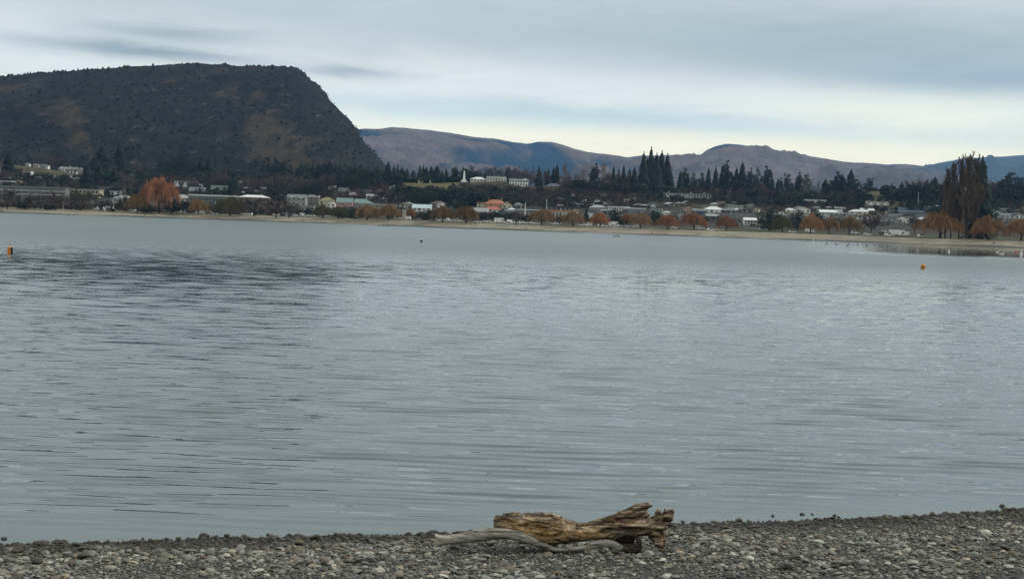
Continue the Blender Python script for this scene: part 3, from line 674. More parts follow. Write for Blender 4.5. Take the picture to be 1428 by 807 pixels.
for (x, yt, yb, w, c, d) in [(10, 262, 292, 34, PU, 'bare grey shrubby tree'), (34, 270, 291, 28, DK, 'bare dark tree'), (56, 271, 292, 26, PU, 'bare grey shrubby tree'), (78, 266, 293, 32, RB, 'bare reddish tree'),
        (100, 270, 293, 24, PU, 'bare grey shrubby tree'), (114, 263, 293, 38, (.75, 1.05, .6), 'bare olive tree'), (140, 277, 294, 24, PU, 'bare grey shrubby tree'), (172, 268, 292, 18, DK, 'bare dark tree'), (354, 275, 302, 36, PU, 'bare brown tree'),
        (385, 276, 304, 38, RB, 'bare reddish tree'), (300, 283, 300, 22, DK, 'bare dark tree'), (403, 280, 304, 26, PU, 'bare brown tree'), (238, 276, 299, 26, DK, 'bare dark tree'), (255, 279, 299, 22, DK, 'bare dark tree'),
        (78, 216, 256, 32, RB, 'tall bare purplish tree'), (52, 228, 246, 22, (2.2, 1.2, .8), 'rusty brown leafless tree'), (175, 239, 272, 30, GB, 'bare grey tree'), (196, 226, 247, 24, GB, 'bare grey tree'),
        (395, 242, 279, 46, PU, 'big bare spreading tree'), (420, 247, 275, 26, GB, 'bare grey tree'), (310, 237, 263, 20, PU, 'bare brown tree'), (452, 243, 276, 26, RB, 'bare reddish tree'), (410, 238, 262, 22, PU, 'bare brown tree'),
        (532, 252, 284, 34, RB, 'bare reddish tree'), (345, 250, 276, 24, PU, 'bare brown tree'), (480, 262, 284, 22, PU, 'bare brown tree'), (560, 268, 290, 22, PU, 'bare brown tree'),
        (672, 235, 253, 18, DK, 'bare dark tree'), (686, 232, 253, 20, PU, 'bare brown tree'), (699, 235, 253, 18, DK, 'bare dark tree'), (713, 232, 255, 20, PU, 'bare brown tree'), (726, 231, 256, 20, RB, 'bare reddish tree'), (740, 233, 259, 20, PU, 'bare brown tree'),
        (757, 237, 262, 20, PU, 'bare brown tree'), (800, 240, 267, 24, RB, 'bare reddish tree'), (850, 240, 270, 26, RB, 'bare reddish tree'), (868, 242, 270, 26, RB, 'bare reddish tree'), (885, 240, 268, 24, PU, 'bare brown tree'),
        (925, 258, 272, 16, GB, 'bare grey tree'), (972, 247, 270, 22, RB, 'bare reddish tree'), (1042, 250, 284, 28, PU, 'bare brown tree'), (1060, 252, 285, 26, RB, 'bare reddish tree'), (1028, 262, 288, 26, PU, 'bare brown tree'),
        (1215, 296, 323, 34, RB, 'bare reddish tree'), (1275, 302, 327, 20, GB, 'bare grey tree'), (1268, 251, 274, 16, RB, 'bare reddish tree'), (1278, 249, 274, 16, PU, 'bare brown tree'), (1287, 250, 274, 15, RB, 'bare reddish tree'),
        (1295, 249, 274, 15, PU, 'bare brown tree'), (1307, 252, 275, 15, RB, 'bare reddish tree'), (1384, 248, 272, 18, GB, 'bare grey tree'), (1104, 251, 277, 20, RB, 'bare reddish tree'), (720, 296, 314, 22, PU, 'bare brown tree'),
        (780, 300, 314, 14, DK, 'bare dark tree'), (860, 250, 275, 20, PU, 'bare brown tree'), (1000, 262, 286, 20, PU, 'bare brown tree'), (590, 300, 309, 12, PU, 'bare brown tree')]:
    tree('bare', x, yt, yb, w, d, 'bare tree', 'bare_tree', c, G_B)
for (x, yt, yb, w) in [(787, 228, 263, 14), (813, 236, 266, 15), (841, 226, 264, 15), (833, 248, 275, 9), (986, 258, 282, 12), (999, 262, 284, 10), (1011, 254, 282, 14), (1017, 264, 284, 9), (1121, 247, 281, 16), (1131, 249, 282, 14), (1141, 252, 284, 13),
        (1052, 252, 283, 12), (1282, 252, 275, 8), (173, 258, 280, 8), (1115, 254, 283, 10), (1003, 296, 312, 7), (322, 250, 270, 7)]:
    tree('pale', x, yt, yb, w, 'tall pale trunked bare tree', 'bare tree', 'birch_tree', None, 'tall pale bare trees')
for (x, yt, yb, w, q, d) in [(1318, 234, 323, 17, 60, 'leftmost and shortest bare poplar'), (1326, 226, 327, 20, 52, 'bare brown poplar with split top'), (1337, 219, 328, 20, 55, 'bare brown poplar in the middle'), (1348, 212, 331, 26, 42, 'tallest bare brown poplar'), (1358, 216, 331, 22, 46, 'bare brown poplar beside the tallest')]:
    tree('poplar', x, yt, yb, w, d, 'poplar', 'poplar_tree', (1, .95, .9), 'tall poplars on the right shore', q=q)
tree('conifer', 1366, 221, 320, 34, 'dark narrow conifer against the poplars', 'conifer', 'conifer_tree', None, None, q=70)
# tall dark conifers and pines
G_C = 'dark conifers in and behind the town'
CO = [(166, 201, 258, 24), (143, 207, 264, 32), (132, 222, 264, 28), (155, 223, 264, 26), (122, 233, 262, 18), (12, 213, 240, 17), (281, 218, 264, 20), (291, 222, 264, 22), (300, 226, 264, 16), (326, 246, 272, 20), (272, 232, 262, 14),
      (896, 213, 272, 17), (906, 207, 272, 20), (914, 215, 272, 18), (921, 212, 272, 20), (929, 216, 273, 22), (901, 222, 272, 22), (934, 238, 274, 16),
      (1034, 227, 272, 17), (1026, 235, 272, 14), (987, 235, 273, 14), (997, 233, 273, 14), (1185, 237, 290, 19), (1303, 247, 275, 15), (1257, 254, 280, 14), (1231, 259, 283, 13), (1241, 259, 284, 14), (776, 229, 262, 11), (1176, 250, 288, 20),
      (817, 292, 313, 8), (1384, 254, 273, 13), (1150, 250, 286, 18)]
for (x, yt, yb, w) in CO: tree('conifer', x, yt, yb, w, 'dark pointed conifer' if yb-yt < 38 else 'tall dark pointed conifer', 'conifer', 'conifer_tree', None, G_C)
PI = [(225, 218, 246, 18), (237, 212, 246, 20), (249, 210, 246, 22), (259, 214, 246, 20), (266, 221, 246, 14), (829, 228, 265, 25), (955, 235, 271, 26), (966, 240, 271, 18), (1012, 223, 272, 24), (1045, 234, 273, 18), (1056, 232, 274, 18), (1068, 231, 275, 24), (1020, 240, 272, 18), (978, 240, 272, 16),
      (1096, 241, 278, 22), (1113, 240, 279, 20), (1124, 242, 279, 18), (1088, 248, 277, 16), (1167, 239, 289, 32), (1195, 249, 289, 22), (1160, 250, 288, 22), (1213, 248, 275, 23), (1408, 240, 279, 40), (1425, 247, 279, 26), (1396, 250, 279, 20), (635, 232, 254, 19), (646, 232, 254, 16), (656, 230, 254, 19)]
for (x, yt, yb, w) in PI: tree('pine', x, yt, yb, w, 'dark rounded pine' if w > 19 else 'small dark pine', 'pine', 'pine_tree', (1, .95, .9), 'dark rounded pines')
DO = [(200, 236, 253, 27), (588, 261, 286, 26), (604, 263, 287, 24), (640, 279, 298, 32), (676, 295, 308, 20), (692, 294, 308, 22), (707, 296, 308, 16), (1073, 288, 322, 38), (1112, 292, 321, 24), (912, 292, 315, 18), (857, 290, 311, 19), (475, 242, 264, 26), (492, 243, 265, 24), (240, 282, 298, 26),
      (206, 284, 298, 20), (262, 281, 298, 18), (424, 258, 280, 24), (1306, 284, 305, 24), (1380, 284, 308, 24), (600, 292, 309, 20), (478, 288, 305, 18), (494, 288, 306, 18), (184, 242, 258, 20), (440, 252, 270, 20), (1228, 272, 290, 14), (1272, 276, 294, 18), (1290, 274, 292, 14),
      (150, 278, 292, 12), (166, 280, 293, 12), (552, 258, 276, 22), (510, 250, 268, 18), (1326, 278, 300, 18), (735, 300, 311, 12), (1140, 296, 318, 16)]
for (x, yt, yb, w) in DO: tree('dome', x, yt, yb, w, 'dark round evergreen' if yb < 290 else 'dark leafy evergreen low down', 'evergreen tree', 'evergreen_tree', None, 'round dark evergreens')
# pointed skyline conifers
rs = np.random.default_rng(12)
SKY = [(x+rs.normal(0, 3.5), 221+.10*(x-372)+rs.normal(0, 2.6)) for x in range(366, 545, 6)] + [(541, 226), (549, 232), (554, 230), (560, 234), (567, 235), (576, 238), (585, 231), (590, 230), (594, 234), (601, 233), (609, 232), (616, 238), (622, 235), (664, 238)]
for x, yt in SKY: tree('conifer' if x > 540 or rs.random() < .45 else ('pine' if rs.random() < .7 else 'dome'), x, yt, yt+24, rs.uniform(8, 19)*(1 if x > 540 else 1.25), 'slim dark conifer on the skyline' if x > 540 else 'dark evergreen below the steep hill', 'conifer', 'conifer_tree', None, 'row of slim conifers behind the town', q=rs.uniform(600, 760))
for x, yt in [(751, 233), (764, 236), (771, 234), (708, 233), (855, 233), (862, 236), (869, 231), (877, 236), (884, 233), (948, 240), (1005, 238), (1076, 246), (1084, 250), (1248, 262), (1264, 256)]:
    tree('conifer', x, yt, yt+30, rs.uniform(9, 13), 'slim dark conifer on the skyline', 'conifer', 'conifer_tree', None, 'row of slim conifers behind the town', q=rs.uniform(600, 680))

# brushwood and mixed scrub that nobody could count
def brush(name, regions, mat, cell, seed, label, kindm='strand', hpx=(5, 9)):
    rng = np.random.default_rng(seed); Vs, Fs, Cs, off = [], [], [], 0
    for (x0, x1, y0a, y0b, y1a, y1b, n) in regions:
        for _ in range(int(n*1.7)):
            t = rng.random(); x = x0+(x1-x0)*t; ya = y0a+(y0b-y0a)*t; yb = y1a+(y1b-y1a)*t; y = ya+(yb-ya)*rng.random()
            p = hit_town(x, y); Hm = rng.uniform(*hpx)*p[1]/F; Wm = Hm*rng.uniform(.8, 1.4); k = cell
            if kindm == 'strand':
                a = rng.uniform(0, 2*math.pi, k); r = np.sqrt(rng.random(k))*Wm*.5; z = Hm*rng.uniform(.35, 1, k)*np.sqrt(np.clip(1-(r/Wm)**2*1.6, .1, 1))
                P2 = np.stack([np.cos(a)*r, np.sin(a)*r, z], 1); P = np.stack([P2*[.5, .5, .2], P2*[.85, .85, .65], P2], 1)+p
                V, Fc = ribbons(P, .012*Hm+.03)
            else:
                q = rng.normal(size=(k, 3)); q /= np.linalg.norm(q, axis=1)[:, None]; q *= (rng.random((k, 1))**.35); P = q*[Wm*.5, Wm*.5, Hm*.5]+[0, 0, Hm*.45]+p
                d1 = rng.normal(size=(k, 3))*Hm*.11; d2 = rng.normal(size=(k, 3))*Hm*.07; V = np.stack([P+d1, P+d2, P-d1, P-d2], 1).reshape(-1, 3); i = np.arange(k)*4; Fc = np.stack([i, i+1, i+2, i+3], 1)
            Vs.append(V); Fs.append(Fc+off); off += len(V); Cs.append(np.tile(rng.uniform(.55, 1.5)*np.array([rng.uniform(.9, 1.25), 1, rng.uniform(.85, 1.1)]), (len(V), 1)))
    o = mesh_np(name, np.concatenate(Vs), np.concatenate(Fs), mat, False, np.concatenate(Cs)); tag(o, label, 'wood', kind='stuff')
def plain_tint(name, c):
    t = NT(name); return t.base(t.mix(1.0, t.attr(), c, 'MULTIPLY'), .95, .1)
# (x0, x1, top y at x0, top y at x1, bottom y at x0, bottom y at x1, count)
brush('brushwood', [(640, 900, 258, 276, 285, 293, 620), (560, 650, 266, 264, 285, 288, 150), (780, 1080, 258, 272, 276, 290, 420), (150, 440, 250, 258, 272, 282, 330), (440, 570, 254, 262, 276, 284, 150),
      (0, 150, 240, 252, 272, 276, 190), (1080, 1210, 284, 286, 296, 298, 110), (0, 420, 284, 296, 290, 302, 330), (1210, 1428, 284, 284, 300, 300, 110), (400, 900, 292, 306, 300, 313, 150), (900, 1240, 300, 312, 312, 322, 80)],
      plain_tint('brushwood_twigs', (.070, .052, .046)), 60, 4, 'leafless purplish brushwood covering the slope below the white houses')
brush('evergreen_wood', [(560, 900, 262, 272, 284, 292, 130), (0, 440, 246, 256, 276, 282, 260), (366, 560, 232, 242, 252, 262, 460), (890, 1200, 268, 284, 280, 292, 240), (540, 640, 244, 248, 250, 252, 60), (1190, 1428, 276, 280, 298, 298, 90), (0, 900, 288, 312, 291, 315, 110)],
      plain_tint('evergreen_leaves', (.018, .026, .019)), 60, 6, 'dark evergreen growth filling the gaps between the houses', 'leaf')

brush('ridge_thicket', [(785, 900, 262, 268, 266, 272, 60), (880, 1210, 268, 282, 272, 288, 130), (150, 440, 250, 256, 262, 268, 70)], plain_tint('thicket_twigs', (.072, .053, .047)), 150, 8, 'taller bare brown thicket filling the gaps between the ridge trees', 'strand', (11, 20))
brush('ridge_evergreens', [(790, 900, 264, 270, 268, 274, 22), (880, 1210, 268, 282, 272, 288, 90), (200, 560, 248, 254, 256, 264, 70), (122, 222, 246, 250, 258, 262, 50), (280, 335, 248, 250, 258, 264, 26), (560, 690, 272, 280, 282, 290, 40), (1230, 1428, 272, 274, 280, 284, 40)], plain_tint('ridge_leaves', (.018, .027, .019)), 170, 9, 'dark rounded evergreens massed behind the houses', 'leaf', (10, 18))
# ------------------------------------------------------------------ buildings
PAINT = {}
def wallm(c, kind='wall'):
    k = (kind, c)
    if k not in PAINT: PAINT[k] = speckled('%s_paint_%d' % (kind, len(PAINT)), c, .14, .35, .5 if kind == 'roof' else .85, .3)
    return PAINT[k]
t = NT('window_glass'); GLASS = t.base((.015, .02, .025), .12, .6)
FRAMEW = speckled('white_frame', (.62, .62, .60), .1, 3, .6); FRAMED = speckled('dark_frame', (.03, .03, .032), .2, 3, .6)
WHITE, CREAM, BEIGE, GREYW, DARKW, BROWN, STONE = (.70, .70, .67), (.55, .50, .38), (.42, .36, .27), (.30, .30, .29), (.05, .052, .056), (.11, .075, .052), (.20, .175, .145)
RG, RLG, RD_, RW, RRED, RTER, RTEAL, RBLU, RBRN = (.14, .145, .15), (.30, .31, .31), (.035, .038, .042), (.62, .64, .64), (.32, .055, .045), (.32, .125, .07), (.15, .235, .22), (.035, .05, .085), (.09, .065, .05)
class MB:
    def __init__(s): s.V, s.F, s.M = [], [], []
    def box(s, x0, x1, y0, y1, z0, z1, mi=0):
        b = len(s.V); s.V += [(x, y, z) for z in (z0, z1) for y in (y0, y1) for x in (x0, x1)]
        s.F += [tuple(b+i for i in f) for f in ((0, 2, 3, 1), (4, 5, 7, 6), (0, 1, 5, 4), (2, 6, 7, 3), (0, 4, 6, 2), (1, 3, 7, 5))]; s.M += [mi]*6; return s
    def poly(s, pts, faces, mi=0):
        b = len(s.V); s.V += [tuple(p) for p in pts]; s.F += [tuple(b+i for i in f) for f in faces]; s.M += [mi]*len(faces); return s
    def prism(s, prof, y0, y1, mi=0, axis='y'):          # profile in x,z swept along y (or profile in y,z along x)
        n = len(prof); f = (lambda p, q: (p[0], q, p[1])) if axis == 'y' else (lambda p, q: (q, p[0], p[1]))
        pts = [f(p, y0) for p in prof]+[f(p, y1) for p in prof]
        return s.poly(pts, [tuple(range(n)), tuple(range(2*n-1, n-1, -1))]+[(i, i+n, (i+1) % n+n, (i+1) % n) for i in range(n)], mi)
    def mesh(s, name, mats):
        me = bpy.data.meshes.new(name); me.from_pydata(s.V, [], s.F); me.polygons.foreach_set('material_index', s.M)
        for m in mats: me.materials.append(m)
        bm = bmesh.new(); bm.from_mesh(me); bmesh.ops.recalc_face_normals(bm, faces=bm.faces); bm.to_mesh(me); bm.free(); return me
def ob(name, me, parent=None, loc=(0, 0, 0), rz=0):
    o = bpy.data.objects.new(name, me); COL.objects.link(o); o.location = loc; o.rotation_euler = (0, 0, rz)
    if parent is not None: o.parent = parent
    return o
WCACHE = {}
def window_mesh(w, h, dark=False):
    k = (round(w, 1), round(h, 1), dark)
    if k not in WCACHE:
        m = MB(); w, h = k[0]/2, k[1]/2; e = .10
        m.box(-w+e, w-e, -.02, .05, -h+e, h-e, 1); m.box(-w, w, -.07, .05, h-e, h, 0); m.box(-w, w, -.10, .05, -h, -h+e, 0); m.box(-w, -w+e, -.07, .05, -h+e, h-e, 0); m.box(w-e, w, -.07, .05, -h+e, h-e, 0); m.box(-.03, .03, -.05, .03, -h+e, h-e, 0)
        WCACHE[k] = m.mesh('window', [FRAMED if dark else FRAMEW, GLASS])
    return WCACHE[k]
def door_mesh(w, h, c):
    k = ('d', w, h, c)
    if k not in WCACHE: WCACHE[k] = MB().box(-w/2, w/2, -.06, .05, 0, h, 0).box(-w/2+.15, w/2-.15, -.08, -.055, h*.5, h-.2, 1).mesh('door', [wallm(c, 'door'), GLASS])
    return WCACHE[k]
def building(name, x, yb, wpx, hpx, desc, wall=WHITE, roof=RG, rt='gable_x', rpx=3, st=1, nw=None, yaw=0, chim=0, depth=None, win=True, cat='house', group=None, band='', porch=False, balc=0, col=0, winw=None, door=True, gables=0, z_add=0.0):
    p = hit_town(x, yb); k = p[1]/F; W = wpx*k; Hh = max(2.3, hpx*k)+0; D = depth or min(max(W*.7, 6), 13); rh = rpx*k
    Hh -= .02; r = ob(name, None, None, (p[0], p[1], p[2]-.15), R(yaw)-math.atan2(p[0], p[1])*0); r.empty_display_size = 1
    wm, rm = wallm(wall), wallm(roof, 'roof'); m = MB(); m.box(-W/2, W/2, 0, D, -1.5, Hh)
    if rt == 'gable_y': m.prism([(-W/2, Hh), (W/2, Hh), (0, Hh+rh)], .003, D-.003)
    if rt == 'gable_x': m.prism([(0, Hh), (D, Hh), (D/2, Hh+rh)], -W/2+.003, W/2-.003, 0, 'x')
    if rt == 'mono': m.prism([(-W/2, Hh), (W/2, Hh), (W/2, Hh+rh)], .003, D-.003)
    ob('wall', m.mesh('wall', [wm]), r)
    o_ = .5; tk = .22; q = MB()
    if rt == 'flat': q.box(-W/2-o_, W/2+o_, -o_*1.2, D+o_, Hh+.003, Hh+max(.35, rh))
    elif rt == 'gable_y':
        for sg in (-1, 1): q.prism([(0, Hh+rh+.03), (sg*(W/2+o_), Hh-o_*rh/(W/2)+.03), (sg*(W/2+o_), Hh-o_*rh/(W/2)+tk+.03), (0, Hh+rh+tk+.03)], -o_, D+o_)
    elif rt == 'gable_x':
        for c in ((0, -o_), (D, D+o_)): q.prism([(D/2, Hh+rh+.03), (c[1], Hh-o_*rh/(D/2)+.03), (c[1], Hh-o_*rh/(D/2)+tk+.03), (D/2, Hh+rh+tk+.03)], -W/2-o_, W/2+o_, 0, 'x')
    elif rt == 'mono': q.prism([(-W/2-o_, Hh+.03), (W/2+o_, Hh+rh+.03), (W/2+o_, Hh+rh+tk+.03), (-W/2-o_, Hh+tk+.03)], -o_, D+o_)
    elif rt == 'hip':
        a, b = W/2+o_, D/2; rr = max(W/2-D/2, W*.08); z0, z1 = Hh+.01, Hh+rh
        q.poly([(-a, -o_, z0), (a, -o_, z0), (a, D+o_, z0), (-a, D+o_, z0), (-rr, b, z1), (rr, b, z1)], [(3, 2, 1, 0), (0, 1, 5, 4), (2, 3, 4, 5), (1, 2, 5), (3, 0, 4)])
    rf = ob('roof', q.mesh('roof', [rm]), r)
    for g in range(gables):                             # small front gables along a long roof
        gx = (-.5+(g+.5)/gables)*W; gw = W/gables*.36; e = MB(); e.prism([(gx-gw, Hh-.2), (gx+gw, Hh-.2), (gx, Hh+rh*.9)], -.6, D*.45, 1); 
        for sg in (-1, 1): e.prism([(gx, Hh+rh*.9+.03), (gx+sg*(gw+.4), Hh-.5), (gx+sg*(gw+.4), Hh-.2), (gx, Hh+rh*.9+.33)], -.9, D*.45-.05, 0)
        ob('gable', e.mesh('gable', [rm if wall != STONE else wallm(STONE), wallm(WHITE)]), rf)
    for c in range(chim):
        cx = (-.3+.55*c)*W; ob('chimney', MB().box(cx-.45, cx+.45, D*.45, D*.45+.8, Hh+rh*.2, Hh+rh+1.1).box(cx-.55, cx+.55, D*.45-.1, D*.45+.9, Hh+rh+1.103, Hh+rh+1.25).mesh('chimney', [wm]), rf)
    if win:
        sh = Hh/st; n = nw or max(2, int(W/3.4)); ww = winw or min(2.0, W/n*.62); hh = min(1.9, sh*.55)
        for s_ in range(st):
            for i in range(n):
                if s_ == 0 and door and i == n//2:
                    ob('door', door_mesh(1.0, 2.05, DARKW if wall != DARKW else WHITE), r, ((-.5+(i+.5)/n)*W, -.01, 0)); continue
                ob('window', window_mesh(ww, hh, wall in (WHITE, CREAM, BEIGE)), r, ((-.5+(i+.5)/n)*W, -.01, s_*sh+sh*.55))
    if balc:
        sh = Hh/st
        for s_ in range(st if balc > 1 else 1):
            z = s_*sh if s_ else 0.0
            b = MB().box(-W/2+.1, W/2-.1, -1.8, -.08, z+sh*.98-.18, z+sh*.98); nb = max(3, int(W/6))
            for i in range(nb+1): xx_ = -W/2+.2+(W-.4)*i/nb; b.box(xx_-.12, xx_+.12, -1.78, -1.5, z+.0, z+sh*.98-.183)
            if s_: b.box(-W/2+.1, W/2-.1, -1.8, -1.72, z+.15, z+1.0)
            ob('balcony', b.mesh('balcony', [wallm((.36, .36, .35))]), r)
    for i in range(col):
        xx_ = (-.5+(i+.5)/col)*W; ob('column', MB().box(xx_-.25, xx_+.25, -2.2, -1.7, -.3, Hh-.01).mesh('column', [FRAMEW]), r)
    if porch: ob('veranda', MB().box(-W/2, W/2, -2.4, -.55, Hh*.92, Hh*.92+.15).box(-W/2, -W/2+.2, -2.4, -2.2, 0, Hh*.92-.003).box(W/2-.2, W/2, -2.4, -2.2, 0, Hh*.92-.003).mesh('veranda', [rm]), r)
    later(r, desc, x, cat, group, band); return r
Bd = building
GH = 'houses of the lakeside town'
def H(x, yb, w, h, desc, wall=WHITE, roof=RG, rt='gable_x', rp=3, **k): k.setdefault('group', GH); return building('house', x, yb, w, h, desc, wall, roof, rt, rp, **k)
# left side
Bd('apartment_block', 42, 277, 98, 16, 'long three storey apartment block with white balconies', (.16,.16,.155), RG, 'flat', 1.2, 3, 12, 2, balc=2, cat='apartment block')
Bd('apartment_block', 115, 275, 46, 10, 'beige flat roofed block right of the balconies', BEIGE, RLG, 'flat', 1.5, 2, 8, -3, cat='apartment block')
H(145, 268.5, 16, 7, 'boxy brown and grey flat roofed house', BROWN, RG, 'flat', 1.2, st=2); H(160, 272, 14, 5, 'small white flat roofed house', WHITE, RLG, 'flat', 1, st=1); H(170, 284, 26, 8, 'pale gravel coloured house with low roof', GREYW, RLG, 'hip', 4)
H(152, 283, 12, 5, 'grey shed like house', GREYW, RG, 'mono', 2); H(4, 259, 22, 6, 'dark flat roofed house with white eaves', DARKW, RW, 'flat', 1); H(22, 257, 13, 3, 'small sand coloured house', BEIGE, RBRN, 'gable_x', 2)
H(8, 240, 17, 3, 'low white house on the left hillside', WHITE, RG, 'gable_x', 2, group=GH); H(37, 244, 13, 4, 'white house with pale roof on the left hillside', WHITE, RLG, 'mono', 1.5)
H(61, 230, 12, 3.5, 'highest white house on the left hillside', WHITE, RLG, 'flat', 1); H(50, 229.5, 7, 2.5, 'tiny cream hillside house', CREAM, RG, 'gable_x', 1.5); H(38, 230, 5, 2.5, 'tiny white hillside house', WHITE, RG, 'gable_x', 1.5)
H(100, 241, 14, 5, 'white two storey hillside house', WHITE, RG, 'gable_x', 3, st=2, chim=1); H(94, 249, 10, 4, 'white hillside house with flat roof', WHITE, RLG, 'flat', 1); H(111, 243, 11, 5, 'grey green gabled hillside house', GREYW, RG, 'gable_y', 4); H(120, 240, 9, 4, 'brown gabled hillside house', BROWN, RLG, 'gable_y', 3)
H(86, 234, 8, 3, 'small white hillside house', WHITE, RG, 'gable_x', 2); H(104, 252, 8, 3, 'small white hillside house lower down', WHITE, RG, 'mono', 2)
H(197, 259, 18, 6, 'pale green white gabled house', (.5, .55, .45), RLG, 'gable_y', 4); H(218, 246, 9, 4, 'white gabled house behind the willow', WHITE, RD_, 'gable_y', 4); H(210, 262, 12, 5, 'white house peeking over the willow', WHITE, RLG, 'gable_x', 2)
for i, (x, yb) in enumerate([(235, 249), (244, 250.5), (253.5, 252.5), (263.5, 254.5), (270, 257)]): H(x, yb, 9, 4, 'white trimmed gabled townhouse', BROWN, RLG, 'gable_y', 5, group='row of gabled townhouses', st=2, nw=2)
H(258, 264, 32, 3, 'grey roofed house with three white gables', BROWN, RG, 'gable_x', 8, gables=3, depth=10); H(274, 270, 22, 4, 'dark grey house with broad roof', DARKW, RG, 'gable_x', 5)
H(252, 281, 24, 5, 'pale roofed house beside the willow', BEIGE, RLG, 'hip', 5); H(307, 268, 26, 8, 'greenish white glass fronted house', (.42, .50, .42), RLG, 'flat', 1.2, st=2, nw=8)
Bd('lakefront_hotel', 298, 283.5, 71, 10, 'long low building under one flat white roof', DARKW, RW, 'flat', 1.9, 2, 14, 0, cat='building'); Bd('lakefront_hotel', 353, 284, 42, 9, 'brown building with white arched roof', BROWN, RW, 'hip', 3.5, 2, 7, 0, cat='building')
H(341, 247, 9, 3.5, 'bright white house high in the trees', WHITE, RW, 'flat', 1); H(371, 254, 16, 4, 'brown gabled house among bare trees', BROWN, RG, 'gable_y', 5); H(335, 262, 4, 9, 'narrow white tower house', WHITE, RLG, 'mono', 1, nw=1)
H(366, 266, 10, 3, 'pale grey house', GREYW, RLG, 'gable_x', 2); H(413, 287, 26, 12, 'blocky grey house of several roofs', GREYW, RG, 'gable_x', 4, st=2, gables=2); H(434, 284, 20, 9, 'grey house with stepped roof', STONE, RG, 'hip', 4, st=2)
H(429, 294, 18, 6, 'low grey lakeside building', GREYW, RLG, 'mono', 2); H(405, 262, 8, 3, 'white cottage between bare trees', WHITE, RLG, 'gable_x', 2)
H(455, 286, 20, 6, 'yellow green roofed house', CREAM, (.22, .20, .10), 'hip', 5); H(461, 292, 12, 8, 'white gable fronted building', WHITE, RW, 'gable_y', 2.5, st=2)
Bd('hall', 480, 289, 22, 7, 'hall with teal metal roof and pink front', (.45, .24, .22), RTEAL, 'gable_x', 6, 1, 6, cat='building'); Bd('hall', 502, 288.5, 34, 5.5, 'longer hall with teal hipped roof', GREYW, RTEAL, 'hip', 6, 1, 9, cat='building')
H(478, 293, 30, 3, 'low shop with pale red awning', DARKW, (.42, .14, .12), 'mono', 1.5); H(534, 291, 34, 5, 'low shops under a flat pale roof', BEIGE, RLG, 'flat', 1.6, nw=10); H(479, 271, 14, 4, 'grey house with tall roof', GREYW, RG, 'gable_x', 5)
H(491, 276, 15, 4, 'house with grey roof and white chimney', GREYW, RLG, 'hip', 4, chim=1); H(506, 268, 8, 3, 'small white house', WHITE, RW, 'flat', 1); H(518, 278, 15, 5, 'white house with porch', WHITE, RLG, 'gable_x', 2, porch=True); H(531, 272, 16, 3, 'grey roofed house with low walls', BROWN, RG, 'gable_x', 4)
H(508, 251, 20, 3, 'brown roofed house on the hillside', BROWN, RBRN, 'hip', 4.5); H(525, 252, 14, 3, 'white hillside house with brown roof', WHITE, RBRN, 'gable_x', 3); H(573, 253.5, 22, 4, 'long grey roofed house on the terrace', GREYW, RG, 'gable_x', 3)
H(592, 254.5, 18, 3, 'low pinkish roofed house on the terrace', WHITE, (.3, .13, .11), 'gable_x', 2.5); H(605, 255, 12, 4, 'white terrace house with red gable', WHITE, (.3, .13, .11), 'gable_y', 3); H(622, 254.5, 10, 3, 'brown roofed house left of the monument', GREYW, RBRN, 'gable_x', 3)
H(560, 279, 18, 5, 'white house with flat roof', WHITE, RLG, 'flat', 1); H(580, 277, 8, 4, 'pale yellow cottage', CREAM, RLG, 'gable_y', 3); H(568, 288, 18, 4, 'grey house with pale eaves', GREYW, RLG, 'hip', 3); H(588, 295, 26, 5, 'pale blue white roofed boathouse', WHITE, (.42, .50, .54), 'gable_x', 5)
H(611, 289, 24, 5, 'brown flat fronted house', BROWN, RBRN, 'hip', 4); H(560, 297, 14, 6, 'dark boat shed', DARKW, RG, 'gable_y', 3)
def pillar(x, yt, yb, w, c, desc, name='stone_pillar', cat='pillar'):
    p = hit_town(x, yb); k = p[1]/F; h = (yb-yt)*k; ww = w*k/2; r = ob(name, None, None, p)
    ob('shaft', MB().box(-ww, ww, 0, 2*ww, -.5, h*.93).mesh('shaft', [wallm(c)]), r); ob('cap', MB().box(-ww*1.2, ww*1.2, -.2, 2*ww+.2, h*.93+.003, h).mesh('cap', [wallm(c)]), r); later(r, desc, x, cat)
pillar(563, 292, 307, 5, (.42, .38, .31), 'broad pale stone pillar above the beach'); pillar(551, 293, 306, 2, (.35, .33, .3), 'slender grey stone pillar above the beach')
# monument
def monument():
    p = hit_town(647, 252); k = p[1]/F; H_ = 15.5*k; r = ob('obelisk', None, None, p); m = speckled('monument_white', (.78, .78, .76), .05, 1, .7)
    ob('plinth', MB().box(-3.4, 3.4, -1, 5.8, -1, .9).box(-2.1, 2.1, .2, 4.6, .903, 2.1).mesh('plinth', [m]), r)
    a, b = 1.15, .62; z0, z1 = 2.103, H_-.6; c = 2.4
    ob('shaft', MB().poly([(-a, c-a, z0), (a, c-a, z0), (a, c+a, z0), (-a, c+a, z0), (-b, c-b, z1), (b, c-b, z1), (b, c+b, z1), (-b, c+b, z1), (0, c, H_+.9)],
       [(3, 2, 1, 0), (0, 1, 5, 4), (1, 2, 6, 5), (2, 3, 7, 6), (3, 0, 4, 7), (4, 5, 8), (5, 6, 8), (6, 7, 8), (7, 4, 8)]).mesh('shaft', [m]), r)
    r['category'] = 'monument'; r['label'] = 'white obelisk war memorial on a stepped base at the edge of the terrace'
monument()
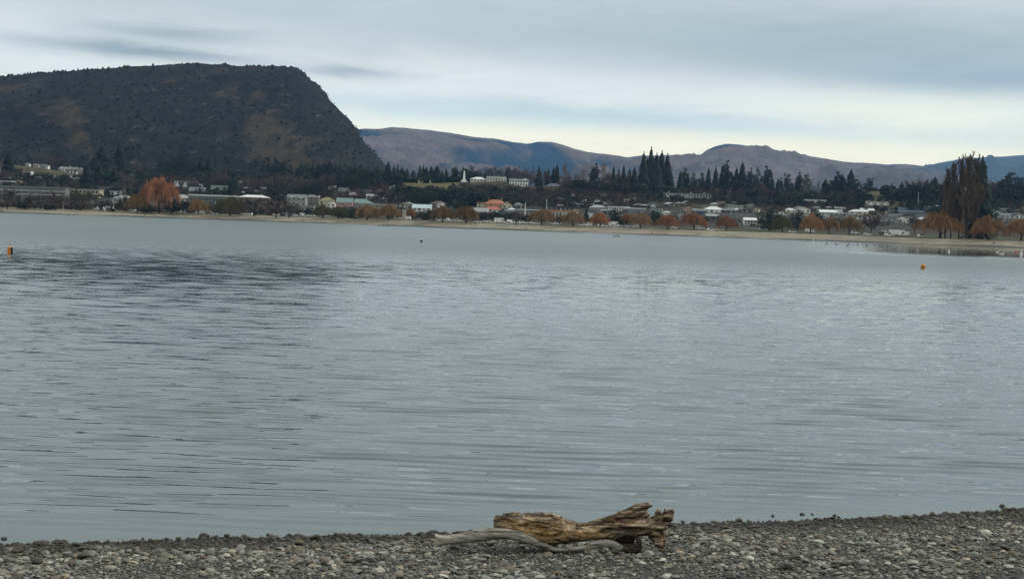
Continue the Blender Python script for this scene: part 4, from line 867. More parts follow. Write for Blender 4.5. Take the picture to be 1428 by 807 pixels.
H(667, 251, 22, 4, 'white house with domed ends beside the monument', WHITE, RW, 'hip', 3, nw=5); H(692, 251.5, 26, 5, 'white house with flat roof on the terrace', WHITE, RW, 'flat', 1.2, st=2, nw=7); H(702, 252, 8, 4, 'small white gabled annex on the terrace', WHITE, RW, 'gable_y', 2)
H(721, 259, 22, 8, 'tall white terrace house with many windows', WHITE, RW, 'flat', 1.2, st=2, nw=6); H(732, 259.5, 9, 8.5, 'white block end of terrace house', WHITE, RW, 'gable_y', 2, st=2, nw=2)
H(772, 263.5, 23, 4, 'dark blue roofed house with white deck', BEIGE, (.07, .085, .12), 'hip', 4, porch=True); H(672, 289, 14, 6, 'cream wing of the terracotta house', CREAM, RTER, 'flat', 1, st=2)
H(691, 290, 32, 6, 'big house with terracotta hipped roof', (.5, .22, .12), RTER, 'hip', 6, st=1, chim=2); H(707, 290.5, 15, 4.5, 'gabled end of the terracotta house', CREAM, RTER, 'gable_y', 5); H(687, 296, 26, 3.5, 'low wing with coral red roof', WHITE, (.36, .11, .085), 'hip', 4.5)
H(671, 299, 20, 4, 'house with wide pale grey roof', GREYW, RLG, 'gable_x', 5); H(723, 290, 14, 3, 'dark grey roofed cottage', DARKW, RG, 'hip', 4); H(717, 298, 28, 4, 'low building with white fascia', GREYW, RW, 'flat', 1.3); H(700, 304, 18, 5, 'dark pavilion behind the parked cars', DARKW, RD_, 'hip', 4)
H(740, 299, 44, 6, 'long dark building with flat white edged roof', DARKW, RW, 'flat', 1.2, nw=12)
Bd('pavilion', 784, 304, 46, 9, 'long beige pavilion with columns and orange fascia', BEIGE, (.40, .20, .10), 'flat', 2, 1, 10, 0, col=9, cat='building'); H(782, 293, 44, 3, 'dark flat roof strip behind the columned pavilion', DARKW, RD_, 'flat', 2)
H(800, 287, 8, 3, 'small white house', WHITE, RLG, 'flat', 1); H(834, 286, 20, 4, 'low grey hip roofed house', DARKW, RG, 'hip', 3.5); H(834, 293, 24, 4, 'house with pale grey hipped roof', GREYW, RLG, 'hip', 3.5); H(822, 306, 8, 8, 'white framed open gateway building', WHITE, RW, 'flat', 1.2, nw=2, winw=1.6)
H(863, 295.5, 29, 6.5, 'white two storey house with flat roof', WHITE, RW, 'flat', 1.4, st=2, nw=8); H(888, 297, 25, 6, 'blue grey house with white bands', (.14, .16, .22), RW, 'flat', 1.4, st=2, nw=6); H(845, 298, 16, 4, 'pale house with grey roof', BEIGE, RG, 'gable_x', 2)
H(895, 272.5, 27, 4, 'white verandaed house with dark hip roof', WHITE, RG, 'hip', 4.5, porch=True, chim=1); H(914, 299, 14, 5, 'grey green gabled cottage', (.2, .26, .25), (.22, .28, .28), 'gable_y', 5); H(911, 291, 6, 3, 'tiny white cottage', WHITE, RW, 'gable_y', 2)
Bd('terraced_house', 944, 279, 38, 9, 'left half of the long pale terraced house', (.46, .45, .42), RG, 'flat', 1.3, 2, 9, -6, chim=1, cat='terraced house'); Bd('terraced_house', 975, 281, 33, 10, 'right half of long pale terraced house with balconies', (.50, .49, .46), RG, 'flat', 1.3, 2, 8, 3, chim=2, balc=2, cat='terraced house')
H(945, 304, 15, 4, 'white roofed low shed', GREYW, RW, 'mono', 1.5); H(962, 298, 16, 5, 'pink gabled house', (.42, .26, .22), (.36, .22, .2), 'gable_y', 5); H(976, 299, 20, 5, 'dark blue house', (.05, .07, .12), RG, 'gable_x', 3); H(996, 297, 28, 5, 'white house with broad white roof', WHITE, RW, 'hip', 4.5, st=1)
H(1016, 297, 16, 3, 'dark low house with grey roof', DARKW, RG, 'gable_x', 3); H(1027, 294, 19, 7, 'pale grey boxy house', (.42, .42, .39), RLG, 'flat', 1.2, st=2, nw=4); H(994, 306, 18, 5, 'dark house with pale eaves', DARKW, RLG, 'gable_x', 2.5)
H(1046, 314.5, 17, 8, 'white two storey house with open deck', WHITE, RW, 'gable_x', 3, st=2, nw=4, porch=True)
H(1090, 281, 21, 4, 'white house with bright red roof', WHITE, RRED, 'gable_x', 5, nw=5); H(1106, 281, 12, 6, 'pale gabled end of the red roofed house', (.5, .46, .42), RG, 'gable_y', 3); H(1137, 286.5, 29, 7, 'modern white box house with dark windows', WHITE, RW, 'flat', 1.2, st=1, nw=5, winw=3.2)
H(1120, 297, 20, 5, 'white house with curved pale roof', WHITE, RLG, 'gable_y', 3.5); H(1098, 304, 11, 3, 'small white roofed house', GREYW, RW, 'mono', 1.5); H(1160, 300, 32, 3, 'low house with wide white roof', GREYW, RW, 'gable_x', 3.5); H(1172, 295, 14, 4, 'pale grey house', GREYW, RLG, 'gable_x', 2)
H(1195, 299, 20, 4, 'white roofed house', WHITE, RW, 'hip', 3); H(1210, 297, 18, 3, 'white roofed house with dark walls', DARKW, RW, 'gable_x', 2.5); H(1196, 306, 13, 4, 'white striped house', WHITE, RG, 'flat', 1); H(1128, 304, 8, 2.5, 'small white hut', WHITE, RW, 'mono', 1)
H(1224, 293, 30, 7, 'large grey stone house of many gables', STONE, (.16, .15, .14), 'gable_x', 5, gables=3, chim=2, st=2, depth=10); H(1267, 296, 26, 4, 'low dark blue roofed building at the back', DARKW, RBLU, 'gable_x', 2.6, group=GH)
H(1272, 300, 36, 4, 'long dark blue roofed building in the middle', DARKW, RBLU, 'gable_x', 3, nw=9); H(1258, 305, 30, 4, 'dark roofed house with white walls', WHITE, RD_, 'gable_x', 3, nw=7); H(1240, 309, 22, 6, 'dark roofed house at the lawn edge', GREYW, RD_, 'gable_x', 3, st=1)
H(1261, 311, 13, 5, 'white gabled front house', WHITE, RW, 'gable_y', 2.5, nw=3); H(1288, 305, 20, 4, 'pale house under a dark roof', GREYW, RD_, 'hip', 3); H(1294, 293, 10, 3.5, 'grey green shed on the slope', (.2, .25, .23), RG, 'gable_x', 2)
H(1391, 300, 28, 4, 'dark roofed house with blue grey wall', (.14, .17, .24), RD_, 'gable_x', 3); H(1408, 297, 24, 3.5, 'long dark roofed house', DARKW, RD_, 'gable_x', 2.5); H(1405, 305, 20, 5, 'white walled house', (.45, .46, .5), RG, 'gable_x', 2.5); H(1366, 309, 12, 5, 'white cottage showing between poplars and willow', WHITE, RD_, 'gable_x', 2.5); H(1420, 304, 16, 5, 'grey house at the picture edge', GREYW, RD_, 'hip', 3)

# many small houses between the bigger ones
rh_ = np.random.default_rng(404)
WC = [('white', WHITE), ('cream', CREAM), ('grey', GREYW), ('dark', DARKW), ('brown', BROWN)]; RC = [('grey', RG), ('pale', RLG), ('black', RD_), ('white', RW), ('brown', RBRN)]
for (x0, x1, ya, yb_, n) in [(330, 560, 262, 284, 20), (560, 680, 270, 292, 10), (780, 900, 276, 290, 10), (890, 1060, 285, 304, 20), (1080, 1240, 292, 312, 20), (1240, 1310, 292, 312, 8), (1376, 1428, 290, 310, 8), (0, 130, 234, 258, 10), (180, 330, 246, 272, 10), (690, 880, 288, 302, 12)]:
    for i in range(n):
        x = x0+(x1-x0)*(i+rh_.random())/n; y = ya+(yb_-ya)*rh_.random(); wn, wc = WC[rh_.choice(5, p=[.34, .12, .22, .2, .12])]; rn, rc = RC[rh_.choice(5, p=[.3, .28, .17, .13, .12])]
        H(x, y, rh_.uniform(6, 15), rh_.uniform(2.2, 4.6), 'small %s house with %s roof' % (wn, rn), wc, rc, str(rh_.choice(['gable_x', 'gable_y', 'hip', 'flat', 'mono'])), rh_.uniform(1.2, 3.2), yaw=rh_.uniform(-25, 25), group='small houses among the trees')

# poles
def pole(x, yt, yb, desc, c=(.6, .6, .58), lamp=False, rad=.16):
    p = hit_town(x, yb); h = (yb-yt)*p[1]/F; r = ob('lamp_post' if lamp else 'white_pole', None, None, p)
    m = MB(); th = [i*math.pi/4 for i in range(8)]
    m.poly([(rad*math.cos(a), rad*math.sin(a), -.5) for a in th]+[(rad*.6*math.cos(a), rad*.6*math.sin(a), h) for a in th], [tuple(range(8))[::-1], tuple(range(8, 16))]+[(i, (i+1) % 8, (i+1) % 8+8, i+8) for i in range(8)])
    ob('post', m.mesh('post', [wallm(c)]), r); ob('head', MB().box(-.35, .35, -.35, .35, h+.003, h+.35).mesh('head', [wallm(c)]), r); later(r, desc, x, 'lamp post' if lamp else 'pole')
pole(732, 283, 302, 'tall white pole rising above the shops', rad=.45); pole(762, 279, 297, 'tall pale pole behind the flat roofs', rad=.3); pole(948, 294, 308, 'thin pale pole', rad=.16); pole(1059, 303, 320, 'thin white lamp post beside the dark round tree', lamp=True)
pole(526, 296, 308, 'thin dark post on the upper beach', (.1, .1, .1)); pole(1385, 294, 312, 'thin white pole', rad=.2); pole(1280, 270, 290, 'thin pale pole on the slope', rad=.2); pole(88, 283, 293, 'thin pale pole', rad=.15)

# ------------------------------------------------------------------ parked vehicles
t = NT('car_paint'); oi = t.n('ShaderNodeObjectInfo'); CARP = t.base(oi.outputs['Color'], .3, .5)
TYRE = speckled('tyre', (.02, .02, .02), .2, 5, .9)
def car_meshes(L, Wd, Hc, prof, glass):
    body = MB(); body.prism(prof, -Wd/2, Wd/2); bm_ = body.mesh('body', [CARP]); g = MB(); g.prism(glass, -Wd/2-.015, Wd/2+.015); gm = g.mesh('windows', [GLASS])
    w = MB(); th = [i*math.pi/6 for i in range(12)]
    w.poly([(.33*math.cos(a), -.11, .33*math.sin(a)) for a in th]+[(.33*math.cos(a), .11, .33*math.sin(a)) for a in th], [tuple(range(12)), tuple(range(12, 24))[::-1]]+[(i, (i+1) % 12, (i+1) % 12+12, i+12) for i in range(12)])
    return bm_, gm, w.mesh('wheel', [TYRE]), L, Wd
CARS = {
 'hatchback': ('car', car_meshes(4.1, 1.75, 1.5, [(-2.05, .25), (2.05, .25), (2.05, .75), (1.5, .9), (.8, 1.45), (-1.1, 1.5), (-1.9, 1.0), (-2.05, .7)], [(-1.65, .92), (1.3, .92), (.75, 1.38), (-1.05, 1.42)])),
 'saloon': ('car', car_meshes(4.6, 1.8, 1.45, [(-2.3, .25), (2.3, .25), (2.3, .75), (1.3, .88), (.6, 1.4), (-.8, 1.42), (-1.6, .98), (-2.3, .9)], [(-1.4, .95), (1.15, .92), (.55, 1.33), (-.75, 1.35)])),
 'off roader': ('car', car_meshes(4.7, 1.9, 1.8, [(-2.3, .35), (2.3, .35), (2.3, .95), (1.4, 1.08), (.9, 1.75), (-2.1, 1.8), (-2.3, 1.1)], [(-2.1, 1.12), (1.25, 1.12), (.82, 1.66), (-2.0, 1.7)])),
 'van': ('van', car_meshes(5.4, 2.0, 2.3, [(-2.7, .3), (2.7, .3), (2.7, 1.05), (2.2, 1.25), (1.6, 2.2), (1.3, 2.3), (-2.7, 2.35)], [(.3, 1.3), (2.0, 1.3), (1.45, 2.1), (.3, 2.15)])),
 'camper van': ('camper van', car_meshes(6.6, 2.2, 3.0, [(-3.3, .35), (3.2, .35), (3.3, 1.1), (2.5, 1.35), (2.2, 2.1), (2.6, 2.5), (2.4, 3.0), (-3.3, 3.0)], [(1.2, 1.4), (2.35, 1.4), (2.1, 2.0), (1.2, 2.05)])),
}
COLS = {'white': (.75, .75, .74), 'silver': (.42, .43, .44), 'black': (.02, .02, .022), 'dark grey': (.08, .085, .09), 'red': (.28, .03, .025), 'dark blue': (.03, .05, .13), 'beige': (.4, .36, .28)}
G_V = 'vehicles parked along the far beach'
def vehicle(x, y, kind, colr, yaw=None, q=None, band=''):
    cat, (bmh, gmh, wmh, L, Wd) = CARS[kind]
    if q is not None: s = ray(x, y)[0]; Y = shore(s)+q; p = np.array([s*Y, Y, float(terrain_z(s*Y, Y))])
    else: p = hit_town(x, y)
    r = ob('parked_'+{'camper van': 'camper_van', 'van': 'van'}.get(kind, 'car'), None, None, p, R(yaw if yaw is not None else random.choice((0, 180))+random.uniform(-14, 14)))
    b = ob('body', bmh, r); b.color = (*COLS[colr], 1); ob('windows', gmh, r)
    for sx in (-1, 1):
        for sy in (-1, 1): ob('wheel', wmh, r, (sx*L*.31, sy*(Wd/2-.1), .33))
    later(r, colr+' '+kind, x, cat, G_V, band)
rv = np.random.default_rng(21)
def car_row(x0, x1, n, q0=66, q1=80, white=.5):
    for i in range(n):
        x = x0+(x1-x0)*(i+.5)/n+rv.normal(0, .6); kd = rv.choice(['hatchback', 'saloon', 'off roader', 'van'], p=[.3, .2, .35, .15]); cl = 'white' if rv.random() < white else rv.choice(['silver', 'black', 'dark grey', 'red', 'dark blue'], p=[.45, .2, .2, .05, .1])
        vehicle(x, 300, str(kd), str(cl), q=rv.uniform(q0, q1))
for a in [(130, 158, 4, 45, 52, .9), (177, 190, 2, 45, 52, .9), (222, 237, 2, 46, 52, .7), (244, 262, 2, 46, 54, .8), (274, 302, 4, 46, 54, .8), (332, 350, 3, 46, 54, .8), (374, 438, 9, 50, 66), (455, 463, 1), (486, 499, 2), (555, 572, 2), (603, 643, 7, 58, 66, .8), (662, 690, 4, 58, 68, .6), (704, 738, 5, 58, 66, .5),
          (741, 755, 2, 58, 64, .6), (770, 784, 2), (808, 824, 2, 56, 60, .9), (836, 849, 2, 58, 62, .9), (852, 862, 1, 60, 64, 1), (864, 889, 3, 58, 64, .3), (970, 983, 1), (1235, 1247, 1, 80, 84, .8)]: car_row(*a)
for x, q, k, c, yw in [(141, 70, 'van', 'white', 5), (153, 60, 'camper van', 'white', 0), (259, 60, 'van', 'white', 0), (697, 74, 'camper van', 'white', 4), (424, 75, 'van', 'white', 3), (407, 78, 'off roader', 'white', 185), (856, 76, 'camper van', 'white', 3), (942, 66, 'saloon', 'white', 0), (992, 44, 'hatchback', 'white', 15),
        (1004, 40, 'hatchback', 'beige', 185), (1106, 60, 'hatchback', 'white', 5), (1211, 62, 'saloon', 'white', 0), (1241, 60, 'saloon', 'white', 180), (1287, 56, 'off roader', 'white', 20), (1256, 100, 'camper van', 'white', 0), (1249, 120, 'camper van', 'white', 3), (1262, 96, 'van', 'white', 180), (1237, 135, 'van', 'silver', 0),
        (1345, 75, 'van', 'white', 0), (1366, 70, 'van', 'silver', 5), (1232, 100, 'off roader', 'dark grey', 0), (1194, 110, 'off roader', 'white', 0), (1130, 120, 'van', 'white', 0)]:
    vehicle(x, 300, k, c, yw, q=q, band='standing apart')
# ------------------------------------------------------------------ driftwood on the near beach
def hit_beach(x, y):
    d = ray(x, y); Y = np.arange(5, 16, .01); zr = EYE+d[2]*Y; zb = beach_z(d[0]*Y, Y); i = np.nonzero(zb >= zr)[0]
    i = i[0] if len(i) else int(np.argmin(abs(zr-zb))); return np.array([d[0]*Y[i], Y[i], zb[i]])
def driftwood():
    Y0 = hit_beach(775, 768)[1]; base = hit_beach(775, 768); K = Y0/F
    SH = -0.07
    def P(x, y, dy=0.0):                      # a joint of the log: pixel in the photo, distance behind the log's own plane
        return at(x, y, Y0+dy+SH)
    def sweep(pts, seg=40, rings=14, jag=0.0, seed=0, flat=1.0):
        """pts: (x, y, depth offset, half height in px, half thickness in m)"""
        c = np.array([P(a, b, e) for a, b, e, _, _ in pts]); h = np.array([q[3]*K for q in pts]); th = np.array([q[4] for q in pts])
        d = np.concatenate([[0], np.cumsum(np.linalg.norm(np.diff(c, axis=0), axis=1))]); u = np.linspace(0, d[-1], seg)
        def cr(vals):                          # smooth interpolation
            vals = np.asarray(vals); out = np.stack([np.interp(u, d, vals[:, i]) for i in range(vals.shape[1])], 1)
            for _ in range(3): out[1:-1] = (out[:-2]+2*out[1:-1]+out[2:])/4
            return out
        c2 = cr(c); r2 = cr(np.stack([h, th], 1)); t = np.gradient(c2, axis=0); t /= np.linalg.norm(t, axis=1)[:, None]
        back = np.array([0, 1.0, 0]); up = np.cross(t, back)*-1; up = np.cross(back[None], t)*-1; up = np.cross(t, back); up *= np.sign(up[:, 2:3]+1e-9)
        n_up = up/np.linalg.norm(up, axis=1)[:, None]; n_b = np.cross(n_up, t)
        a = np.arange(rings)*2*math.pi/rings; bump = 1+jag*(vnoise(np.cos(a)[None, :]*2+seed+u[:, None]*2, np.sin(a)[None, :]*2+u[:, None]*3, seed)-.5)
        ca = np.sign(np.cos(a))*abs(np.cos(a))**.8; sa = np.sign(np.sin(a))*abs(np.sin(a))**.8
        V = c2[:, None]+bump[..., None]*(sa[None, :, None]*n_up[:, None]*r2[:, 0][:, None, None]+ca[None, :, None]*n_b[:, None]*r2[:, 1][:, None, None])
        Vf = V.reshape(-1, 3); n = len(u); i = np.arange(n-1)[:, None]*rings; j = np.arange(rings)[None]; j2 = (j+1) % rings
        Fq = [tuple(f) for f in np.stack([i+j, i+j2, i+rings+j2, i+rings+j], -1).reshape(-1, 4)]
        return [tuple(v) for v in Vf], Fq+[tuple(range(rings))[::-1], tuple(range((n-1)*rings, n*rings))]
    def fuse(name, parts, voxel, mat, grain, seed, parent, split=()):
        V, Fc = [], []
        for v, f in parts: Fc += [tuple(len(V)+i for i in q) for q in f]; V += v
        me = bpy.data.meshes.new(name); me.from_pydata(V, [], Fc)
        bm = bmesh.new(); bm.from_mesh(me); bmesh.ops.recalc_face_normals(bm, faces=bm.faces); bm.to_mesh(me); bm.free()
        o = bpy.data.objects.new(name, me); COL.objects.link(o); md = o.modifiers.new('remesh', 'REMESH'); md.mode = 'VOXEL'; md.voxel_size = voxel
        ev = o.evaluated_get(bpy.context.evaluated_depsgraph_get()); m2 = bpy.data.meshes.new_from_object(ev); o.modifiers.clear(); o.data = m2; m2.name = name
        n = len(m2.vertices); co = np.empty(n*3, np.float32); m2.vertices.foreach_get('co', co); co = co.reshape(-1, 3); nm = np.empty(n*3, np.float32); m2.vertices.foreach_get('normal', nm); nm = nm.reshape(-1, 3)
        L = co[:, 0]; Hh = co[:, 2]+.18*np.sin((L-co[:, 0].min())*3.1)          # the grain follows the sag of the log
        g = ridged(L*3.5, Hh*34+co[:, 1]*22, 4, seed, .6)-.62; g = np.where(g < 0, g*1.7, g); g2 = fbm(L*5, Hh*9, 3, seed+3); g3 = fbm(L*40, Hh*90, 2, seed+5)
        co2 = co+nm*(g*grain+g2*grain*1.2+g3*grain*.35)[:, None]
        m2.vertices.foreach_set('co', co2.ravel()); m2.polygons.foreach_set('use_smooth', np.ones(len(m2.polygons), bool)); m2.materials.clear(); m2.materials.append(mat); m2.update()
        # move into the parent's frame
        for v in m2.vertices: v.co = v.co-Vector(base)
        if parent is not None: o.parent = parent
        return o, m2, co
    r = ob('driftwood', None, None, base)
    r['category'] = 'driftwood'; r['label'] = 'weathered driftwood log with split brown trunk and pale curved branch lying on the shore stones'
    def wood(name, stops, rot=None):
        t = NT(name); v = t.mapping((3.2, 20, 34)); g = t.noise(v, 1.0, 6, .62, .5); f = t.noise(t.mapping((9, 60, 120)), 1.0, 4, .6)
        c = t.ramp(g, stops); c = t.mix(.5, c, t.ramp(f, [(.36, .35), (.62, 1.45)]), 'MULTIPLY')
        if rot: c = t.mix(t.attr(), c, t.ramp(t.noise(t.mapping((14, 40, 40)), 1.0, 5, .7), rot))
        t.base(c, .85, .2); crack = t.ramp(t.noise(t.mapping((2.2, 30, 46)), 1.0, 3, .5, .4), [(.36, 0.0), (.43, 1.0)])
        h = t.math('ADD', t.math('MULTIPLY', f, .5), crack); t.bump(h, .9, .012)
        cm = t.mix(1.0, c, t.ramp(crack, [(0, .32), (1, 1.0)]), 'MULTIPLY'); t.base(cm, .85, .2); return t.mat
    mt = wood('trunk_wood', [(.36, (.014, .009, .007)), (.47, (.085, .056, .036)), (.56, (.24, .185, .125)), (.68, (.50, .43, .33))], [(.36, (.06, .026, .010)), (.46, (.30, .155, .055)), (.56, (.50, .34, .17)), (.66, (.62, .53, .38))])
    mp = wood('pale_wood', [(.25, (.15, .13, .11)), (.5, (.30, .275, .235)), (.75, (.46, .43, .38))])
    mdk = wood('dark_wood', [(.25, (.02, .016, .013)), (.5, (.055, .042, .034)), (.75, (.13, .11, .095))])
    main = sweep([(691, 729, .10, 7, .05), (697, 728, .10, 11.5, .09), (715, 728, .10, 14, .11), (735, 732, .09, 18, .13), (752, 736, .08, 22, .14), (772, 740, .08, 20, .14), (790, 743, .08, 15.5, .12), (810, 743, .08, 11.5, .11), (835, 741, .08, 11.5, .10), (862, 737, .08, 12, .10), (888, 735, .08, 12, .10), (908, 734, .07, 11, .09), (922, 733, .06, 9, .07), (929, 733, .06, 5, .04)], 90, 20, .22, 3)
    arm = sweep([(812, 738, .10, 7, .06), (838, 731, .11, 8, .06), (858, 725, .12, 8.5, .055), (876, 717, .13, 8, .05), (888, 711, .13, 7.5, .045), (897, 706.5, .13, 4.5, .035), (904, 703.5, .12, 2.4, .02), (909, 705.5, .11, 1.0, .01)], 60, 12, .4, 7)
    arm2 = sweep([(880, 718, .12, 5, .04), (893, 713, .11, 3.6, .03), (902, 711.5, .10, 1.6, .015)], 20, 8, .4, 9)
    arm3 = sweep([(884, 724, .12, 5, .04), (898, 719, .10, 2.6, .02), (905, 717.5, .09, .9, .01)], 20, 8, .4, 19)
    spike = sweep([(900, 736, .06, 9, .07), (910, 742, .04, 10.5, .065), (916, 750, -.02, 8, .05), (920, 760, -.06, 5.0, .035), (923, 770, -.09, 1.2, .01)], 40, 12, .25, 11)
    spike2 = sweep([(919, 734, .05, 8, .06), (922, 746, .03, 6.5, .05), (922.5, 757, -.03, 4.5, .03), (923, 768, -.07, 1, .01)], 30, 12, .25, 12)
    prong = sweep([(915, 736, .07, 8, .06), (927, 728, .06, 8, .055), (934, 720, .05, 5.5, .04), (937.5, 714, .05, 3, .02), (938, 710, .05, 1, .01)], 40, 12, .35, 13)
    pr2 = sweep([(924, 727, .07, 4, .03), (931, 717, .07, 2.6, .02), (933.5, 708.5, .07, .9, .008)], 20, 8, .3, 14); pr3 = sweep([(924, 722, .08, 4, .03), (917, 718, .09, 3.6, .03), (918, 713, .09, 2.4, .02), (920, 711, .09, .9, .01)], 24, 8, .3, 15)
    pr4 = sweep([(926, 722, .07, 3, .02), (928, 714, .07, 1.6, .015), (927.5, 709.5, .07, .7, .007)], 16, 8, .3, 16); stub = sweep([(916, 722, .08, 2.5, .02), (911, 720.5, .09, 1.0, .01)], 12, 8, .2, 17)
    o, me, co = fuse('trunk', [main, arm, arm2, arm3, spike, spike2, prong, pr2, pr3, pr4, stub], .0058, mt, .026, 5, r)
    px_ = 714+F*co[:, 0]/co[:, 1]; py_ = horizon(px_)-F*(co[:, 2]-EYE)/co[:, 1]
    rotm = 1.1*np.exp(-(((px_-768)/42)**2+((py_-745+(px_-768)*-.12)/11)**2))+.75*np.exp(-(((px_-842)/28)**2+((py_-748)/5)**2))+.4*np.exp(-(((px_-735)/25)**2+((py_-735)/9)**2))+fbm(px_/9, py_/5, 3, 8)*1.0-.04
    ca = me.color_attributes.new('tint', 'FLOAT_COLOR', 'POINT'); c4 = np.ones((len(co), 4), np.float32); c4[:, :3] = np.clip(rotm, 0, 1)[:, None]; ca.data.foreach_set('color', c4.ravel())
    pale = sweep([(607.5, 753, .0, 9.5, .05), (612, 752.5, .0, 7.5, .045), (625, 752, .0, 6.8, .04), (645, 750, .0, 6.8, .04), (665, 746.5, -.01, 8, .045), (685, 743.5, -.02, 8.2, .045), (703, 743.5, -.03, 7.4, .045), (720, 746, -.04, 6.4, .04), (738, 752, -.05, 5.4, .035), (755, 759.5, -.05, 4.6, .03), (770, 765, -.04, 3.8, .028), (790, 766.5, -.04, 3.4, .028), (808, 764, -.03, 3.6, .028), (824, 759.5, -.03, 4.4, .03), (842, 757, -.02, 4.4, .032), (856, 757.5, -.02, 4.2, .03), (866, 763, -.02, 4.4, .03), (872, 769, -.02, 3.5, .025)], 150, 14, .22, 21)
    lip = sweep([(610, 748, .0, 2.4, .03), (606.5, 743.5, .0, 1, .01)], 10, 8, .1, 23)
    o, me, co = fuse('branch', [pale, lip], .0045, mp, .009, 31, r); o['label'] = 'smooth pale grey branch curving in front of the trunk'
    knob = sweep([(866, 764, .0, 6, .05), (876, 766, .0, 8, .06), (886, 766, .0, 8, .06), (891, 762, .01, 5, .04)], 40, 12, .5, 25)
    curl = sweep([(853, 752, .03, 3, .03), (862, 746, .0, 3.2, .03), (874, 743, -.01, 3.2, .03), (885, 746, -.01, 3.2, .03), (891, 753, -.01, 3.4, .03), (892, 762, .0, 3.2, .03)], 50, 10, .3, 27)
    hol = sweep([(858, 752, .08, 5, .05), (872, 752, .09, 6.5, .05), (884, 754, .09, 5, .05)], 30, 10, .3, 29)
    fuse('root', [knob, curl, hol], .005, mdk, .012, 41, r)[0]['label'] = 'dark gnarled root curled under the trunk'
driftwood()

# ------------------------------------------------------------------ dark wet rocks at the near water line
def shore_rocks():
    rng = np.random.default_rng(77); V0, F0 = ico(3)
    mat = speckled('wet_rock', (.022, .020, .017), .5, 30, .35, .5)
    L_ = [(6, 751, 11, 'low flat dark rock at the far left of the water line'), (199, 751, 6, 'small dark rock standing in shallow water left of centre'), (285, 748, 16, 'wide dark rock breaking the water line'), (340, 748, 10, 'dark humped rock at the water line'), (376, 747, 12, 'long dark rock just in the water'),
          (489, 746, 9, 'pointed dark rock at the water line'), (1119, 717, 8, 'rounded dark rock out in the shallows to the right'), (1133, 717, 5, 'flat little dark rock beside the rounded rock in the shallows'), (1164, 718.5, 6, 'upright dark rock in the shallows, one of a close pair'), (1169, 721, 6, 'lower rock of the close pair in the shallows'),
          (1077, 719, 6, 'small dark rock in the shallows left of the rounded rock'), (952, 728, 7, 'dark rock at the water line right of the driftwood'), (1030, 726, 13, 'broad dark rock at the water line'), (646, 742, 5, 'tiny dark rock in the water above the pale branch'), (263, 751, 7, 'little brown rock on the water line'), (1398, 706, 9, 'dark rock at the far right water line')]
    for i, (x, y, w, lab) in enumerate(L_):
        p = at_z(x, y, 0.0); s = w*p[1]/F/2; W = V0.copy(); r = np.random.default_rng(200+i)
        for j in range(10):
            d = r.normal(size=3); d /= np.linalg.norm(d); dt = W@d; W = W-np.clip(dt-r.uniform(.5, .85), 0, None)[:, None]*d
        W = W*(1+fbm(W[:, 0]*3+i, W[:, 1]*3+W[:, 2]*2, 3, i)[:, None]*.25); W = W*np.array([s, s*.8, s*.62])
        zb = float(beach_z(p[0], p[1])); o = mesh_np('shore_rock', W, F0, mat, True); o.location = (p[0], p[1], max(zb+s*.15, s*.22)); tag(o, lab, 'rock', 'dark rocks along the near water line')
shore_rocks()

# ------------------------------------------------------------------ buoys, markers, birds
def lathe(name, prof, mat, parent=None, loc=(0, 0, 0), n=24, mats=None, mi=None):
    V, Fc, M = [], [], []
    for r, z in prof: V += [(r*math.cos(2*math.pi*i/n), r*math.sin(2*math.pi*i/n), z) for i in range(n)]
    for k in range(len(prof)-1):
        for i in range(n): Fc.append((k*n+i, k*n+(i+1) % n, (k+1)*n+(i+1) % n, (k+1)*n+i)); M.append(mi[k] if mi else 0)
    Fc += [tuple(range(n))[::-1], tuple(range((len(prof)-1)*n, len(prof)*n))]; M += [0, 0]
    me = bpy.data.meshes.new(name); me.from_pydata(V, [], Fc); me.polygons.foreach_set('material_index', M)
    for m_ in (mats or [mat]): me.materials.append(m_)
    o = bpy.data.objects.new(name, me); COL.objects.link(o); o.location = loc
    if parent is not None: o.parent = parent
    return o
ORANGE = speckled('orange_plastic', (.60, .20, .02), .25, 6, .45, .4); WH = speckled('white_plastic', (.75, .75, .72), .1, 6, .5, .4); BK = speckled('black_rubber', (.012, .013, .014), .2, 6, .6, .3); REDP = speckled('red_plastic', (.5, .05, .04), .15, 6, .5, .4)
